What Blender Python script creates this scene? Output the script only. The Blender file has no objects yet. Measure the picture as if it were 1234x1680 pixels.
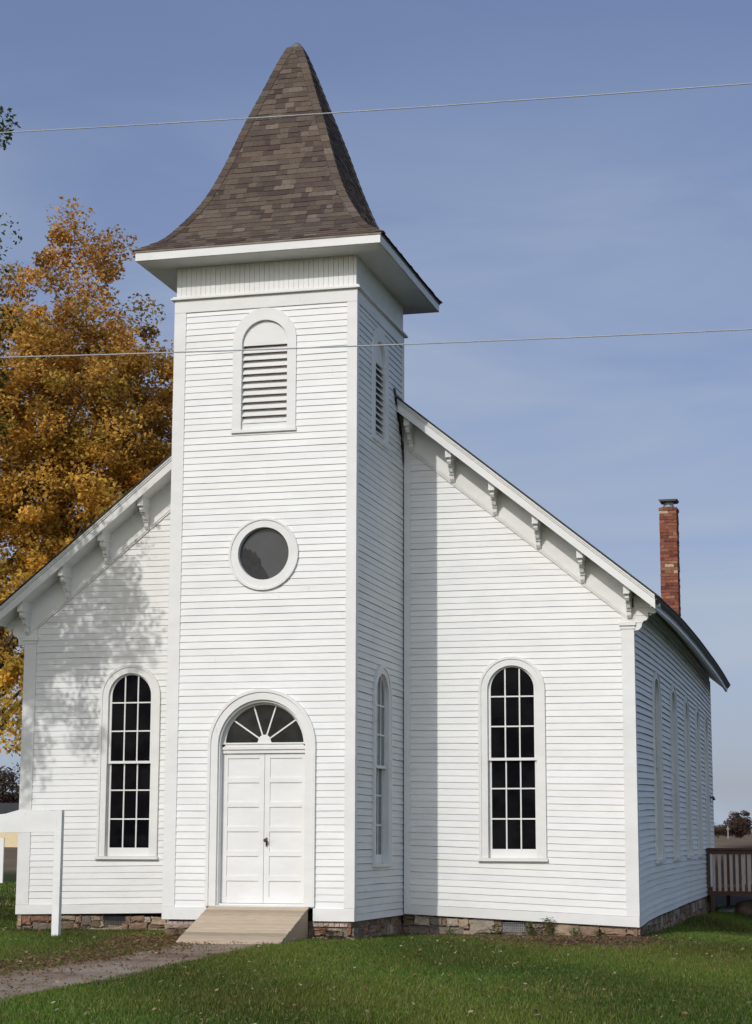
import bpy, bmesh, math, random
import numpy as np
from mathutils import Vector, Matrix
R=math.radians
random.seed(7); rng=np.random.default_rng(11)
sc=bpy.context.scene
col=sc.collection
W=3.0; TD=3.063; D=3.063; MX=1.5; S=0.8127; RZ=9.808
NX0,NX1=-3.85,6.85; YB=19.8

# ---------------------------------------------------------------- helpers
def lerp_pts(pts,v):
    if v<=pts[0][0]: return pts[0][1]
    for (a,b),(c,d) in zip(pts,pts[1:]):
        if v<=c: return b+(d-b)*(v-a)/(c-a)
    return pts[-1][1]
def sstep(a,b,x):
    t=np.clip((x-a)/(b-a),0,1); return t*t*(3-2*t)
BOW=[(3.0,0),(5.2,.05),(9,.03),(11.5,-.01),(14.4,-.06),(17.3,-.13),(19.8,-.21),(21,-.25)]
def bow(y): return (lerp_pts(BOW,y-.8)+lerp_pts(BOW,y)+lerp_pts(BOW,y+.8))/3 if y>4 else lerp_pts(BOW,y)
ZBX=[(-3.9,-.075),(0,0),(3.0,.015),(6.9,-.155)]
ZBY=[(3.3,-.145),(4,-.09),(5.1,-.055),(6.3,-.033),(8,-.02),(10.6,.01),(20,.02)]
def settle(p):
    """the old frame has sagged at its front corner and bowed along its side"""
    x,y,z=p
    zb=lerp_pts(ZBX,x) if y<3.25 else (lerp_pts(ZBY,y) if x>0 else -.075)
    if y<3.25 and x>-4: pass
    k=max(0,min(1,1-z/3.6))
    z=z+zb*k
    if x>6.0 and y>3.1: x=x+bow(y)
    return (x,y,z)
def gz(x,y):
    """height of the ground"""
    x=np.asarray(x,float); y=np.asarray(y,float)
    a=np.interp(y,[-60,-28,-12,-5,-1,0,3,17,60,115,220,900],[-.6,-.5,-.42,-.34,-.275,-.26,-.345,-.38,-.5,.95,1.5,7.0])
    a=a+np.where((y>0)&(y<12),-.04,0)*0
    a=a-.32*sstep(7.0,9.0,x)*sstep(3.0,9.0,y)*(1-sstep(40,60,y))
    a=a+.62*sstep(60,120,y)*sstep(-30,0,x)
    a=a+.02*np.sin(x*.9+1.3)*np.sin(y*.7)*(1-sstep(-1.5,0,y)*(1-sstep(6,12,y)))
    return a
GZ=lambda x,y: float(gz(x,y))

WORLD={}   # empties' world location
class MB:
    def __init__(s): s.v=[]; s.f=[]; s.c=[]; s.cur=None
    def face(s,idx): s.f.append(tuple(idx)); s.c.append(s.cur)
    def quad(s,a,b,c,d):
        n=len(s.v); s.v+=[a,b,c,d]; s.face((n,n+1,n+2,n+3))
    def box(s,x0,x1,y0,y1,z0,z1):
        n=len(s.v)
        s.v+=[(x0,y0,z0),(x1,y0,z0),(x1,y1,z0),(x0,y1,z0),(x0,y0,z1),(x1,y0,z1),(x1,y1,z1),(x0,y1,z1)]
        for f in ((0,3,2,1),(4,5,6,7),(0,1,5,4),(1,2,6,5),(2,3,7,6),(3,0,4,7)): s.face([n+i for i in f])
    def mbox(s,M,u0,u1,w0,w1,v0,v1,nu=1):
        """box in a wall's own coordinates: u along, w outward, v up; nu slices along u"""
        n=len(s.v)
        us=[u0+(u1-u0)*i/nu for i in range(nu+1)]
        for u in us: s.v+=[M(u,w0,v0),M(u,w1,v0),M(u,w1,v1),M(u,w0,v1)]
        for i in range(nu):
            a=n+4*i
            for k in range(4): s.face((a+k,a+(k+1)%4,a+4+(k+1)%4,a+4+k))
        s.face((n+3,n+2,n+1,n)); a=n+4*nu; s.face((a,a+1,a+2,a+3))
    def vsl(s,M,u0,u1,w0,w1,v0,v1,nv=6):
        n=len(s.v)
        for i in range(nv+1):
            v=v0+(v1-v0)*i/nv
            s.v+=[M(u0,w0,v),M(u1,w0,v),M(u1,w1,v),M(u0,w1,v)]
        for i in range(nv):
            a=n+4*i
            for k in range(4): s.face((a+k,a+(k+1)%4,a+4+(k+1)%4,a+4+k))
        s.face((n+3,n+2,n+1,n)); a=n+4*nv; s.face((a,a+1,a+2,a+3))
    def strip(s,M,inner,outer,w0,w1,closed=False):
        """solid band between two outlines of equal length (lists of (u,v))"""
        n=len(s.v); k=len(inner)
        for (a,b) in zip(inner,outer):
            s.v+=[M(a[0],w1,a[1]),M(b[0],w1,b[1]),M(b[0],w0,b[1]),M(a[0],w0,a[1])]
        rngk=range(k if closed else k-1)
        for i in rngk:
            p=n+4*i; q=n+4*((i+1)%k)
            for e in range(4): s.face((p+e,p+(e+1)%4,q+(e+1)%4,q+e))
        if not closed:
            s.face((n,n+1,n+2,n+3)); p=n+4*(k-1); s.face((p+3,p+2,p+1,p))
    def prism(s,M,poly,w0,w1):
        n=len(s.v); k=len(poly)
        for (u,v) in poly: s.v.append(M(u,w0,v))
        for (u,v) in poly: s.v.append(M(u,w1,v))
        s.face([n+i for i in range(k)][::-1]); s.face([n+k+i for i in range(k)])
        for i in range(k): s.face((n+i,n+(i+1)%k,n+k+(i+1)%k,n+k+i))
    def tube(s,path,rad,n=8,cap=True):
        path=[Vector(p) for p in path]; k=len(path); base=len(s.v)
        prev=None
        for i,p in enumerate(path):
            t=(path[min(i+1,k-1)]-path[max(i-1,0)]).normalized()
            if prev is None: a=t.orthogonal().normalized()
            else: a=(prev-t*prev.dot(t)); a=a.normalized() if a.length>1e-6 else t.orthogonal().normalized()
            prev=a; b=t.cross(a); r=rad[i] if hasattr(rad,'__len__') else rad
            for j in range(n):
                q=p+(a*math.cos(2*math.pi*j/n)+b*math.sin(2*math.pi*j/n))*r; s.v.append(tuple(q))
        for i in range(k-1):
            for j in range(n):
                s.face((base+i*n+j,base+i*n+(j+1)%n,base+(i+1)*n+(j+1)%n,base+(i+1)*n+j))
        if cap:
            s.face([base+j for j in range(n)][::-1]); s.face([base+(k-1)*n+j for j in range(n)])
    def build(s,name,mat,parent=None,warp=None,bevel=0,smooth=False,recalc=True):
        v=s.v if warp is None else [warp(p) for p in s.v]
        me=bpy.data.meshes.new(name); me.from_pydata([tuple(map(float,p)) for p in v],[],s.f)
        if any(c is not None for c in s.c):
            at=me.color_attributes.new('tint','FLOAT_COLOR','CORNER')
            arr=[]
            for f,c in zip(s.f,s.c):
                c=c or (1,1,1); arr+=[c[0],c[1],c[2],1]*len(f)
            at.data.foreach_set('color',arr)
        if recalc:
            bm=bmesh.new(); bm.from_mesh(me)
            bmesh.ops.recalc_face_normals(bm,faces=bm.faces); bm.to_mesh(me); bm.free()
        me.materials.append(mat)
        if smooth:
            for p in me.polygons: p.use_smooth=True
        o=bpy.data.objects.new(name,me); col.objects.link(o)
        if bevel:
            m=o.modifiers.new('edge','BEVEL'); m.width=bevel; m.segments=2; m.limit_method='ANGLE'; m.angle_limit=R(40)
        setpar(o,parent)
        return o
def setpar(o,parent):
    if parent is not None:
        o.parent=parent
        l=WORLD.get(parent.name)
        if l is not None: o.matrix_parent_inverse=Matrix.Translation(-Vector(l))
def thing(name,label,cat,loc,group=None):
    o=bpy.data.objects.new(name,None); col.objects.link(o); o.location=loc; o.empty_display_size=.3
    WORLD[o.name]=tuple(loc); tag(o,label,cat,group); return o
def tag(o,label=None,cat=None,group=None,kind=None):
    if label: o['label']=label
    if cat: o['category']=cat
    if group: o['group']=group
    if kind: o['kind']=kind
    return o
FRONT=lambda y0:(lambda u,w,v:(u,y0-w,v))
SIDE=lambda x0:(lambda u,w,v:(x0+w,u,v))
LEFT=lambda x0:(lambda u,w,v:(x0-w,u,v))
BACK=lambda y0:(lambda u,w,v:(u,y0+w,v))

# ---------------------------------------------------------------- materials
def mat(name):
    m=bpy.data.materials.new(name); m.use_nodes=True; nt=m.node_tree
    return m,nt,nt.nodes['Principled BSDF']
def nd(nt,t,**k):
    n=nt.nodes.new(t)
    for a,b in k.items():
        if a in n.inputs: n.inputs[a].default_value=b
        else: setattr(n,a,b)
    return n
def noise(nt,scale,stretch=(1,1,1),detail=6,rough=.6):
    tc=nd(nt,'ShaderNodeTexCoord'); mp=nd(nt,'ShaderNodeMapping'); mp.inputs['Scale'].default_value=stretch
    no=nd(nt,'ShaderNodeTexNoise'); no.inputs['Scale'].default_value=scale; no.inputs['Detail'].default_value=detail; no.inputs['Roughness'].default_value=rough
    nt.links.new(tc.outputs['Object'],mp.inputs['Vector']); nt.links.new(mp.outputs[0],no.inputs['Vector'])
    return no
def ramp(nt,src,stops):
    r=nd(nt,'ShaderNodeValToRGB'); e=r.color_ramp.elements
    while len(e)<len(stops): e.new(.5)
    for el,(p,c) in zip(e,stops): el.position=p; el.color=(*c,1)
    nt.links.new(src,r.inputs[0]); return r
def bump(nt,src,b,strength=.3,dist=.01):
    n=nd(nt,'ShaderNodeBump'); n.inputs['Strength'].default_value=strength; n.inputs['Distance'].default_value=dist
    nt.links.new(src,n.inputs['Height']); nt.links.new(n.outputs[0],b.inputs['Normal']); return n
def mul(nt,a,b,fac=1.0,mode='MULTIPLY'):
    m=nd(nt,'ShaderNodeMix'); m.data_type='RGBA'; m.blend_type=mode; m.inputs[0].default_value=fac
    nt.links.new(a,m.inputs[6]); nt.links.new(b,m.inputs[7]); return m.outputs[2]
def simple(name,c1,c2,scale=3,stretch=(1,1,1),rough=.6,bs=.2,bd=.005,spec=.3,p=(.3,.7),bscale=None,attr=False):
    m,nt,b=mat(name); n=noise(nt,scale,stretch); r=ramp(nt,n.outputs[0],[(p[0],c1),(p[1],c2)])
    out=r.outputs[0]
    if attr:
        a=nd(nt,'ShaderNodeAttribute'); a.attribute_name='tint'; out=mul(nt,out,a.outputs['Color'])
    nt.links.new(out,b.inputs['Base Color']); b.inputs['Roughness'].default_value=rough
    b.inputs['Specular IOR Level'].default_value=spec
    n2=noise(nt,bscale or scale*6,stretch,3) ; bump(nt,n2.outputs[0],b,bs,bd)
    return m
def paint(name,base=(.745,.745,.725),dirt=(.60,.60,.55),attr=False):
    m,nt,b=mat(name)
    n=noise(nt,1.3,(1,1,2.2),8,.65); r=ramp(nt,n.outputs[0],[(.28,tuple(x*.90 for x in base)),(.60,base)])
    n3=noise(nt,9,(1.2,1.2,.35),6,.7); r3=ramp(nt,n3.outputs[0],[(.62,(1,1,1)),(.80,tuple(d/.8 for d in dirt))])
    out=mul(nt,r.outputs[0],r3.outputs[0])
    if attr:
        a=nd(nt,'ShaderNodeAttribute'); a.attribute_name='tint'; out=mul(nt,out,a.outputs['Color'])
    nt.links.new(out,b.inputs['Base Color'])
    b.inputs['Roughness'].default_value=.5; b.inputs['Specular IOR Level'].default_value=.3
    n2=noise(nt,14,(.5,.5,3),5); bump(nt,n2.outputs[0],b,.18,.004)
    return m
M_WHITE=paint('white_paint'); M_SIDING=paint('siding_paint',(.79,.795,.785),(.64,.64,.60),True); M_TRIM=paint('trim_paint',(.755,.755,.735),(.64,.63,.58)); M_DOOR=paint('door_paint',(.765,.765,.75),(.70,.70,.66))
M_SHING=simple('asphalt_shingles',(.75,.75,.75),(1.15,1.12,1.1),30,(1,1,1),.9,.5,.004,.1,(.3,.7),90,True)
M_ROOF=simple('dark_shingles',(.035,.033,.032),(.07,.065,.06),6,(1,1,1),.9,.5,.01)
M_STONE=simple('stone',(.7,.7,.7),(1.2,1.15,1.1),9,(1,1,1),.85,.8,.03,.2,(.3,.7),22,True)
M_MORT=simple('mortar',(.13,.105,.085),(.30,.26,.22),10,(1,1,1),.95,.8,.03)
M_BRICK=simple('brick',(.7,.65,.6),(1.2,1.15,1.1),14,(1,1,1),.85,.6,.01,.2,(.3,.7),40,True)
M_BMORT=simple('brick_mortar',(.10,.07,.06),(.2,.15,.13),20)
M_WOOD=simple('ramp_lumber',(.36,.26,.165),(.55,.43,.30),5,(.7,12,12),.75,.25,.004,.25,(.3,.68))
M_WOODT=simple('ramp_board_lumber',(.8,.75,.7),(1.1,1.08,1.05),5,(.8,14,6),.75,.25,.004,.25,(.3,.68),None,True)
M_DKWOOD=simple('deck_lumber',(.075,.04,.028),(.14,.08,.055),5,(10,10,1),.8,.3,.004)
M_BAL=simple('baluster_lumber',(.46,.35,.29),(.62,.49,.41),6,(8,8,1),.8,.3,.004)
M_LOUV=simple('louver_backing_board',(.40,.17,.09),(.55,.27,.16),4)  # reddish-brown boards behind the louver slats
M_BLACK=simple('tar_flashing',(.008,.008,.01),(.02,.02,.022),8,rough=.6)
M_METAL=simple('dark_metal',(.03,.03,.032),(.06,.06,.06),8,rough=.45)
M_GALV=simple('galvanised_metal',(.28,.30,.32),(.42,.44,.46),8,rough=.45)
M_GUT=simple('weathered_gutter',(.10,.10,.095),(.17,.17,.16),6,rough=.6)
M_WIRE=simple('cable_sheath',(.30,.31,.33),(.40,.41,.43),8,rough=.4)
M_BRASS=simple('old_brass_knob',(.04,.03,.015),(.08,.06,.03),8,rough=.35)
M_BARK=simple('bark',(.045,.033,.025),(.12,.09,.07),7,(1,1,.25),.9,.9,.03)
M_CREAM=simple('cream_wall',(.62,.50,.30),(.70,.58,.36),3)
M_SIGN=paint('sign_paint',(.765,.765,.75),(.68,.68,.64))
def glassm(name,c,rough=.04,spec=.5,c2=None,sc_=2):
    m,nt,b=mat(name)
    n=noise(nt,sc_); r=ramp(nt,n.outputs[0],[(.4,c),(.6,c2 or c)]); nt.links.new(r.outputs[0],b.inputs['Base Color'])
    b.inputs['Roughness'].default_value=rough; b.inputs['Specular IOR Level'].default_value=spec
    n2=noise(nt,1.6,(1,1,1),2); bump(nt,n2.outputs[0],b,.15,.01)
    return m
M_GLASS=glassm('dark_window_glass',(.003,.003,.005),.03,.02,(.008,.008,.010))
M_GLASS2=glassm('tower_side_glass',(.10,.105,.11),.06,.5,(.16,.165,.17))
M_GLASSR=glassm('round_window_glass',(.062,.062,.064),.08,.35,(.072,.072,.075))
M_REFL=simple('dark_reflection',(.012,.012,.013),(.03,.03,.03),12)  # near-black tone standing in for a reflection in the round glass
M_FAN=glassm('fanlight_glass',(.007,.008,.009),.05,.2,(.018,.02,.02),5)
def leafm(name,trans=.5,rough=.6):
    m,nt,b=mat(name)
    a=nd(nt,'ShaderNodeAttribute'); a.attribute_name='tint'
    nt.links.new(a.outputs['Color'],b.inputs['Base Color']); b.inputs['Roughness'].default_value=rough; b.inputs['Specular IOR Level'].default_value=.25
    t=nd(nt,'ShaderNodeBsdfTranslucent'); nt.links.new(a.outputs['Color'],t.inputs['Color'])
    mx=nd(nt,'ShaderNodeMixShader'); mx.inputs[0].default_value=trans
    nt.links.new(b.outputs[0],mx.inputs[1]); nt.links.new(t.outputs[0],mx.inputs[2])
    nt.links.new(mx.outputs[0],nt.nodes['Material Output'].inputs['Surface']); return m
M_LEAF=leafm('foliage'); M_GRASS=leafm('grass_blades',.3,.5)

# ---------------------------------------------------------------- church
church=thing('church','white clapboard country church with brown shingled bell-cast spire, arched windows and stone foundation','church',(1.5,3,-.3))

def siding(mb,M,z0,z1,spans,exp=.104,proud=.013,seg=.45,seed=0,gap=.001):
    """real overlapping clapboards; spans(z)->allowed (u0,u1) intervals"""
    rs=random.Random(seed); k=0; z=z0
    while z<z1-1e-4:
        e=min(exp*rs.uniform(.955,1.045),z1-z); ph=rs.uniform(0,6.28); ph2=rs.uniform(0,6.28); am=rs.uniform(.0008,.0035)
        pr=proud*rs.uniform(.8,1.2); kk=rs.uniform(.968,1.0); mb.cur=(kk,kk*rs.uniform(.993,1),kk*rs.uniform(.975,1))
        wob=lambda u,p=ph,p2=ph2,a=am:a*(math.sin(u*1.7+p)+.6*math.sin(u*4.1+p2))
        nsl=4
        for i in range(nsl):
            za,zb=z+e*i/nsl,z+e*(i+1)/nsl; f0,f1=i/nsl,(i+1)/nsl
            wa,wb=pr*(1-f0)+.001,pr*(1-f1)+.001
            if i==nsl-1: zb-=gap
            for (a,b) in spans((za+zb)/2):
                if b-a<.01: continue
                n=max(1,int((b-a)/seg)); us=[a+(b-a)*j/n for j in range(n+1)]
                base=len(mb.v)
                for u in us:
                    o=wob(u); lo=0 if i else .0
                    mb.v+=[M(u,wa,za+o),M(u,wb,zb+o)]
                    if i==0: mb.v.append(M(u,-.012,za+o+.001))
                st=3 if i==0 else 2
                for j in range(n):
                    p=base+j*st; q=p+st
                    mb.face((p,q,q+1,p+1))
                    if i==0: mb.face((p+2,q+2,q,p))
        z+=e; k+=1
def archhalf(R_,spring,bottom,z):
    if z<bottom: return 0
    if z<=spring: return R_
    h=z-spring
    return math.sqrt(max(0,R_*R_-h*h)) if h<R_ else 0
def cut(iv,a,b):
    out=[]
    for (p,q) in iv:
        if b<=p or a>=q: out.append((p,q)); continue
        if a>p: out.append((p,a))
        if b<q: out.append((b,q))
    return out
def mkspans(u0,u1,holes,clip=None):
    def f(z):
        a,b=u0,u1
        if clip:
            c=clip(z)
            if c is None: return []
            a,b=max(a,c[0]),min(b,c[1])
            if a>=b: return []
        iv=[(a,b)]
        for (cu,R_,spring,bottom) in holes:
            if bottom is None:
                h=abs(z-spring); h=math.sqrt(R_*R_-h*h) if h<R_ else 0
            else: h=archhalf(R_,spring,bottom,z)
            if h>0: iv=cut(iv,cu-h,cu+h)
        return iv
    return f
def arch(cu,R_,spring,bottom,n=26):
    p=[(cu-R_,bottom),(cu-R_,(bottom+spring)/2)]
    for i in range(n+1):
        a=math.pi-math.pi*i/n; p.append((cu+R_*math.cos(a),spring+R_*math.sin(a)))
    p+=[(cu+R_,(bottom+spring)/2),(cu+R_,bottom)]; return p
def archfill(cu,R_,spring,bottom,n=26):
    p=[(cu-R_,bottom)]
    for i in range(n+1):
        a=math.pi-math.pi*i/n; p.append((cu+R_*math.cos(a),spring+R_*math.sin(a)))
    p.append((cu+R_,bottom)); return p

wL,wR=(-1.85,.48,3.64,.92),(4.845,.48,3.64,.92)
FR=FRONT(0)
# tower siding, front
t_holes=[(1.505,.45,9.0,7.56),(1.53,.50,5.572,None),(1.54,.79,2.62,.19)]
mb=MB()
siding(mb,FR,.19,9.53,mkspans(.15,2.88,t_holes),seed=1)
ts_holes=[(1.45,.44,8.97,7.60),(1.61,.48,3.41,.85)]
mb.build('tower_siding',M_SIDING,church,recalc=False); mb=MB()
siding(mb,SIDE(3.0),.0,9.53,mkspans(.10,3.06,ts_holes),seed=2,gap=.005)
mb.build('tower_siding',M_SIDING,church,recalc=False); mb=MB()
siding(mb,LEFT(0),.0,9.53,mkspans(.10,2.97,[]),seed=3)
mb.build('tower_siding',M_SIDING,church,recalc=False)
mb=MB()   # rear wall of tower above the nave roof
siding(mb,BACK(TD),7.5,9.53,mkspans(.1,2.9,[]),seed=4); mb.build('tower_rear_siding',M_SIDING,church,recalc=False)
# nave siding
def rakeclip(z):
    h=(9.08-z)/.8167
    return (MX-h,MX+h) if h>0 else None
mb=MB()
siding(mb,FRONT(D),.16,8.6,mkspans(-3.66,0,[wL],rakeclip),seed=5)
mb.build('nave_front_siding',M_SIDING,church,warp=settle,recalc=False)
mb=MB(); siding(mb,FRONT(D),.16,8.6,mkspans(3.10,6.69,[wR],rakeclip),seed=15)
mb.build('nave_front_siding',M_SIDING,church,warp=settle,recalc=False)
swin=[5.70,8.60,11.50,14.40,17.30]
mb=MB(); siding(mb,SIDE(6.85),.0,5.2,mkspans(3.09,YB,[(y,.46,3.62,.92) for y in swin]),seed=6,proud=.024,gap=.006)
mb.build('nave_side_siding',M_SIDING,church,warp=settle,recalc=False)
mb=MB(); siding(mb,LEFT(-3.85),.0,5.2,mkspans(3.09,YB,[]),seed=8); mb.build('nave_far_side_siding',M_SIDING,church,recalc=False)
mb=MB(); siding(mb,BACK(YB),.0,9.4,mkspans(-3.85,6.64,[],rakeclip),seed=9,seg=3); mb.build('nave_rear_siding',M_SIDING,church,recalc=False)

# trims
def part(name,m,fn,par=church,warp=None,bevel=.004,smooth=False):
    b=MB(); fn(b); return b.build(name,m,par,warp=warp,bevel=bevel,smooth=smooth)
def wobv(u,k=1): return u
for nm,(a,b) in {'l':(0,.178),'r':(2.857,3.0)}.items():
    part('corner_board',M_TRIM,lambda q:q.vsl(FR,a-.022 if nm=='l' else a,b+.022 if nm=='r' else b,-.02,.024,.192,9.53,8))
part('corner_board',M_TRIM,lambda q:q.vsl(SIDE(3.0),.001,.11,-.02,.0215,.0,9.53,8))
part('corner_board',M_TRIM,lambda q:q.vsl(SIDE(3.0),2.95,3.062,-.02,.0215,7.9,9.53,4))
part('corner_board',M_TRIM,lambda q:q.vsl(FRONT(D),3.023,3.13,-.02,.027,.02,7.9,8),warp=settle)
part('water_table',M_TRIM,lambda q:q.mbox(FR,-.022,.70,-.02,.034,0,.19,2))
part('water_table',M_TRIM,lambda q:q.mbox(FR,2.38,3.022,-.02,.034,0,.19,2))
part('water_table',M_TRIM,lambda q:q.mbox(FRONT(D),-3.875,-.024,-.02,.032,0,.155,6),warp=settle)
part('water_table',M_TRIM,lambda q:q.mbox(FRONT(D),3.024,6.872,-.02,.032,0,.155,10),warp=settle)
def pil(q,x0,x1):
    q.vsl(FRONT(D),x0,x1,-.02,.026,.157,4.60,10)
    q.mbox(FRONT(D),x0-.015,x1+.015,-.02,.04,4.60,4.635); q.mbox(FRONT(D),x0-.03,x1+.03,-.02,.06,4.655,4.715)
    q.mbox(FRONT(D),x0,x1,-.02,.03,4.635,4.655); q.mbox(FRONT(D),x0,x1,-.02,.028,4.715,4.95)
part('corner_pilaster',M_TRIM,lambda q:pil(q,-3.875,-3.64),warp=settle)
part('corner_pilaster',M_TRIM,lambda q:pil(q,6.665,6.876),warp=settle)
part('corner_board',M_TRIM,lambda q:q.vsl(SIDE(6.85),3.064,3.13,-.01,.026,.0,4.60,8),warp=settle)
part('corner_board',M_TRIM,lambda q:q.vsl(SIDE(6.85),YB-.12,YB+.02,-.01,.024,.0,5.1,8),warp=settle)
# tower head: flat band, ledge, beaded frieze
def head(q):
    q.mbox(FR,-.022,3.022,-.02,.024,9.532,9.74); q.mbox(SIDE(3.0),.0,TD,-.02,.0215,9.532,9.74)
    q.mbox(LEFT(0),.0,TD,-.02,.0215,9.532,9.74); q.mbox(BACK(TD),0,3,-.02,.02,9.532,9.74)
part('frieze_band',M_TRIM,head)
def ledge(q):
    q.box(-.075,3.075,-.075,TD+.075,9.742,9.775); q.box(-.05,3.05,-.05,TD+.05,9.776,9.80)
part('cornice_ledge',M_TRIM,ledge)
def bead(q):
    rs=random.Random(3)
    u=.0
    while u<2.99:
        w=min(.082,3.0-u); q.mbox(FR,u+.002,u+w-.002,-.03,rs.uniform(-.001,.002),9.801,10.288); u+=.082
    u=.0
    while u<TD-.02:
        w=min(.082,TD-u); q.mbox(SIDE(3.0),u+.002,u+w-.002,-.03,rs.uniform(-.003,.0),9.801,10.288)
        q.mbox(LEFT(0),u+.002,u+w-.002,-.03,-.002,9.801,10.288); u+=.082
    q.mbox(BACK(TD),0,3,-.03,0,9.801,10.288)
    q.box(.028,2.972,.028,TD-.028,9.7,10.289)
part('beaded_frieze',M_TRIM,bead,bevel=0)
def soff(q):
    q.box(-.492,3.492,-.492,TD+.492,10.291,10.33)
    y=-.49
part('tower_soffit',M_TRIM,soff,bevel=0)
def fas(q):
    q.box(-.52,3.52,-.522,-.494,10.295,10.425); q.box(-.52,3.52,TD+.494,TD+.522,10.295,10.425)
    q.box(3.494,3.522,-.494,TD+.494,10.295,10.425); q.box(-.522,-.494,-.494,TD+.494,10.295,10.425)
part('tower_fascia',M_TRIM,fas,bevel=.003)
part('drip_edge',simple('weathered_drip_edge',(.16,.13,.10),(.26,.22,.18),8),lambda q:q.box(-.535,3.535,-.535,TD+.535,10.426,10.452),bevel=0)

# spire -------------------------------------------------------------
PROF=[(2.06,10.452),(1.87,10.585),(1.675,10.735),(1.481,11.0),(1.30,11.285),(1.112,11.66),(.907,12.213),(.70,12.87),(.457,13.556),(.262,14.12),(.115,14.50)]
def catm(P,n=12):
    out=[]
    for i in range(len(P)-1):
        p0=P[max(i-1,0)];p1=P[i];p2=P[i+1];p3=P[min(i+2,len(P)-1)]
        for k in range(n):
            t=k/n; out.append(tuple(.5*((2*p1[j])+(-p0[j]+p2[j])*t+(2*p0[j]-5*p1[j]+4*p2[j]-p3[j])*t*t+(-p0[j]+3*p1[j]-3*p2[j]+p3[j])*t**3) for j in (0,1)))
    out.append(P[-1]); return out
cur=catm(PROF); L=[0]
for a,b in zip(cur,cur[1:]): L.append(L[-1]+math.hypot(b[0]-a[0],b[1]-a[1]))
def atlen(s):
    s=max(0,min(L[-1],s))
    for i in range(len(L)-1):
        if s<=L[i+1]:
            f=(s-L[i])/(L[i+1]-L[i]); return (cur[i][0]+(cur[i+1][0]-cur[i][0])*f,cur[i][1]+(cur[i+1][1]-cur[i][1])*f)
    return cur[-1]
SCX,SCY=1.5,1.531
faces4=[lambda u,t,z:(SCX+u,SCY-t,z),lambda u,t,z:(SCX+t,SCY+u,z),lambda u,t,z:(SCX-u,SCY+t,z),lambda u,t,z:(SCX-t,SCY-u,z)]
SHC=[(.118,.092,.074),(.135,.106,.085),(.100,.078,.064),(.090,.066,.059),(.150,.122,.098),(.108,.087,.071),(.125,.096,.075),(.078,.061,.054)]
mb=MB()
n=len(L)
core=[atlen(L[-1]*i/60) for i in range(61)]
for F in faces4:
    base=len(mb.v)
    mb.cur=(.07,.055,.045)
    for (t,z) in core: mb.v+=[F(-t,t-.012,z-.01),F(t,t-.012,z-.01)]
    for i in range(60): mb.face((base+2*i,base+2*i+1,base+2*i+3,base+2*i+2))
exp=.108; rows=int(L[-1]/exp)
rs=random.Random(21)
for fi,F in enumerate(faces4):
    for r in range(rows+1):
        s0=r*exp+rs.uniform(-.003,.003); s1=s0+exp*1.25
        t0,z0=atlen(s0); t1,z1=atlen(min(s1,L[-1]))
        dz,dt=z1-z0,t1-t0; ln=math.hypot(dz,dt) or 1; nt_,nz=dz/ln,-dt/ln   # outward normal in (t,z)
        u=-t0-rs.uniform(0,.2); 
        while u<t0:
            w=rs.choice([.11,.14,.17,.21,.25,.3])*rs.uniform(.85,1.15)
            a,b=max(u,-t0),min(u+w,t0)
            u+=w
            if b-a<.015: continue
            up=.010 if rs.random()<.55 else .020
            c=SHC[int(rs.random()**1.25*len(SHC))]; k=rs.uniform(.80,1.2)
            mb.cur=(c[0]*k,c[1]*k,c[2]*k)
            ta,tb=max(-t1,min(t1,a)),max(-t1,min(t1,b))
            drop=rs.uniform(-.004,.004)-(.012 if up>.015 else 0)
            def P_(u_,s_,o):
                t_,z_=atlen(s_); return F(u_,t_+nt_*o,z_+nz*o)
            A=F(a,t0+nt_*up-dt/ln*0,z0+nz*up+dz/ln*drop); B=F(b,t0+nt_*up,z0+nz*up+dz/ln*drop)
            C_=F(tb,t1+nt_*.002,z1+nz*.002); E_=F(ta,t1+nt_*.002,z1+nz*.002)
            A0=F(a,t0-.004,z0+dz/ln*drop); B0=F(b,t0-.004,z0+dz/ln*drop)
            mb.quad(A,B,C_,E_); mb.quad(A0,B0,B,A); mb.quad(A0,A,E_,E_); mb.f.pop(); mb.c.pop()
            i=len(mb.v)-4; mb.face((i,i+1,i+2)); mb.quad(B,B0,C_,C_); mb.f.pop(); mb.c.pop(); i=len(mb.v)-4; mb.face((i,i+1,i+2))
mb.cur=None
roof=mb.build('spire_shingles',M_SHING,church,recalc=False)
# hip caps
mb=MB(); rs=random.Random(5)
for (sx,sy) in ((-1,-1),(1,-1),(1,1),(-1,1)):
    s=0.0
    while s<L[-1]-.05:
        t0,z0=atlen(s); t1,z1=atlen(s+.17)
        wd=min(.135,t0*.9+.02); wd1=min(.125,t1*.9+.02); c=rs.choice(SHC); k=rs.uniform(.85,1.15); mb.cur=(c[0]*k,c[1]*k,c[2]*k)
        o=.032; o1=.022
        for ax in (0,1):
            def P(t,z,off,d):
                x=t+off*.7; y=t+off*.7
                if ax==0: x-=d
                else: y-=d
                return (SCX+sx*x,SCY+sy*y,z+off*.45)
            a=P(t0,z0,o,0); b=P(t0,z0,o,wd); c2=P(t1,z1,o1,wd1); d=P(t1,z1,o1,0)
            a0=P(t0,z0,.0,0); b0=P(t0,z0,.0,wd)
            mb.quad(a,b,c2,d); mb.quad(a0,b0,b,a); mb.quad(b,b0,P(t1,z1,0,wd1),c2)
        s+=.135
mb.cur=None
mb.build('hip_cap_shingles',M_SHING,roof,recalc=False)
def tip(q):
    n0=len(q.v)
    prof=[(.15,14.44),(.125,14.53),(.075,14.595),(.035,14.625),(0,14.635)]
    q.tube([(SCX,SCY,z) for r_,z in prof],[max(r_,.004) for r_,z in prof],12)
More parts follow.
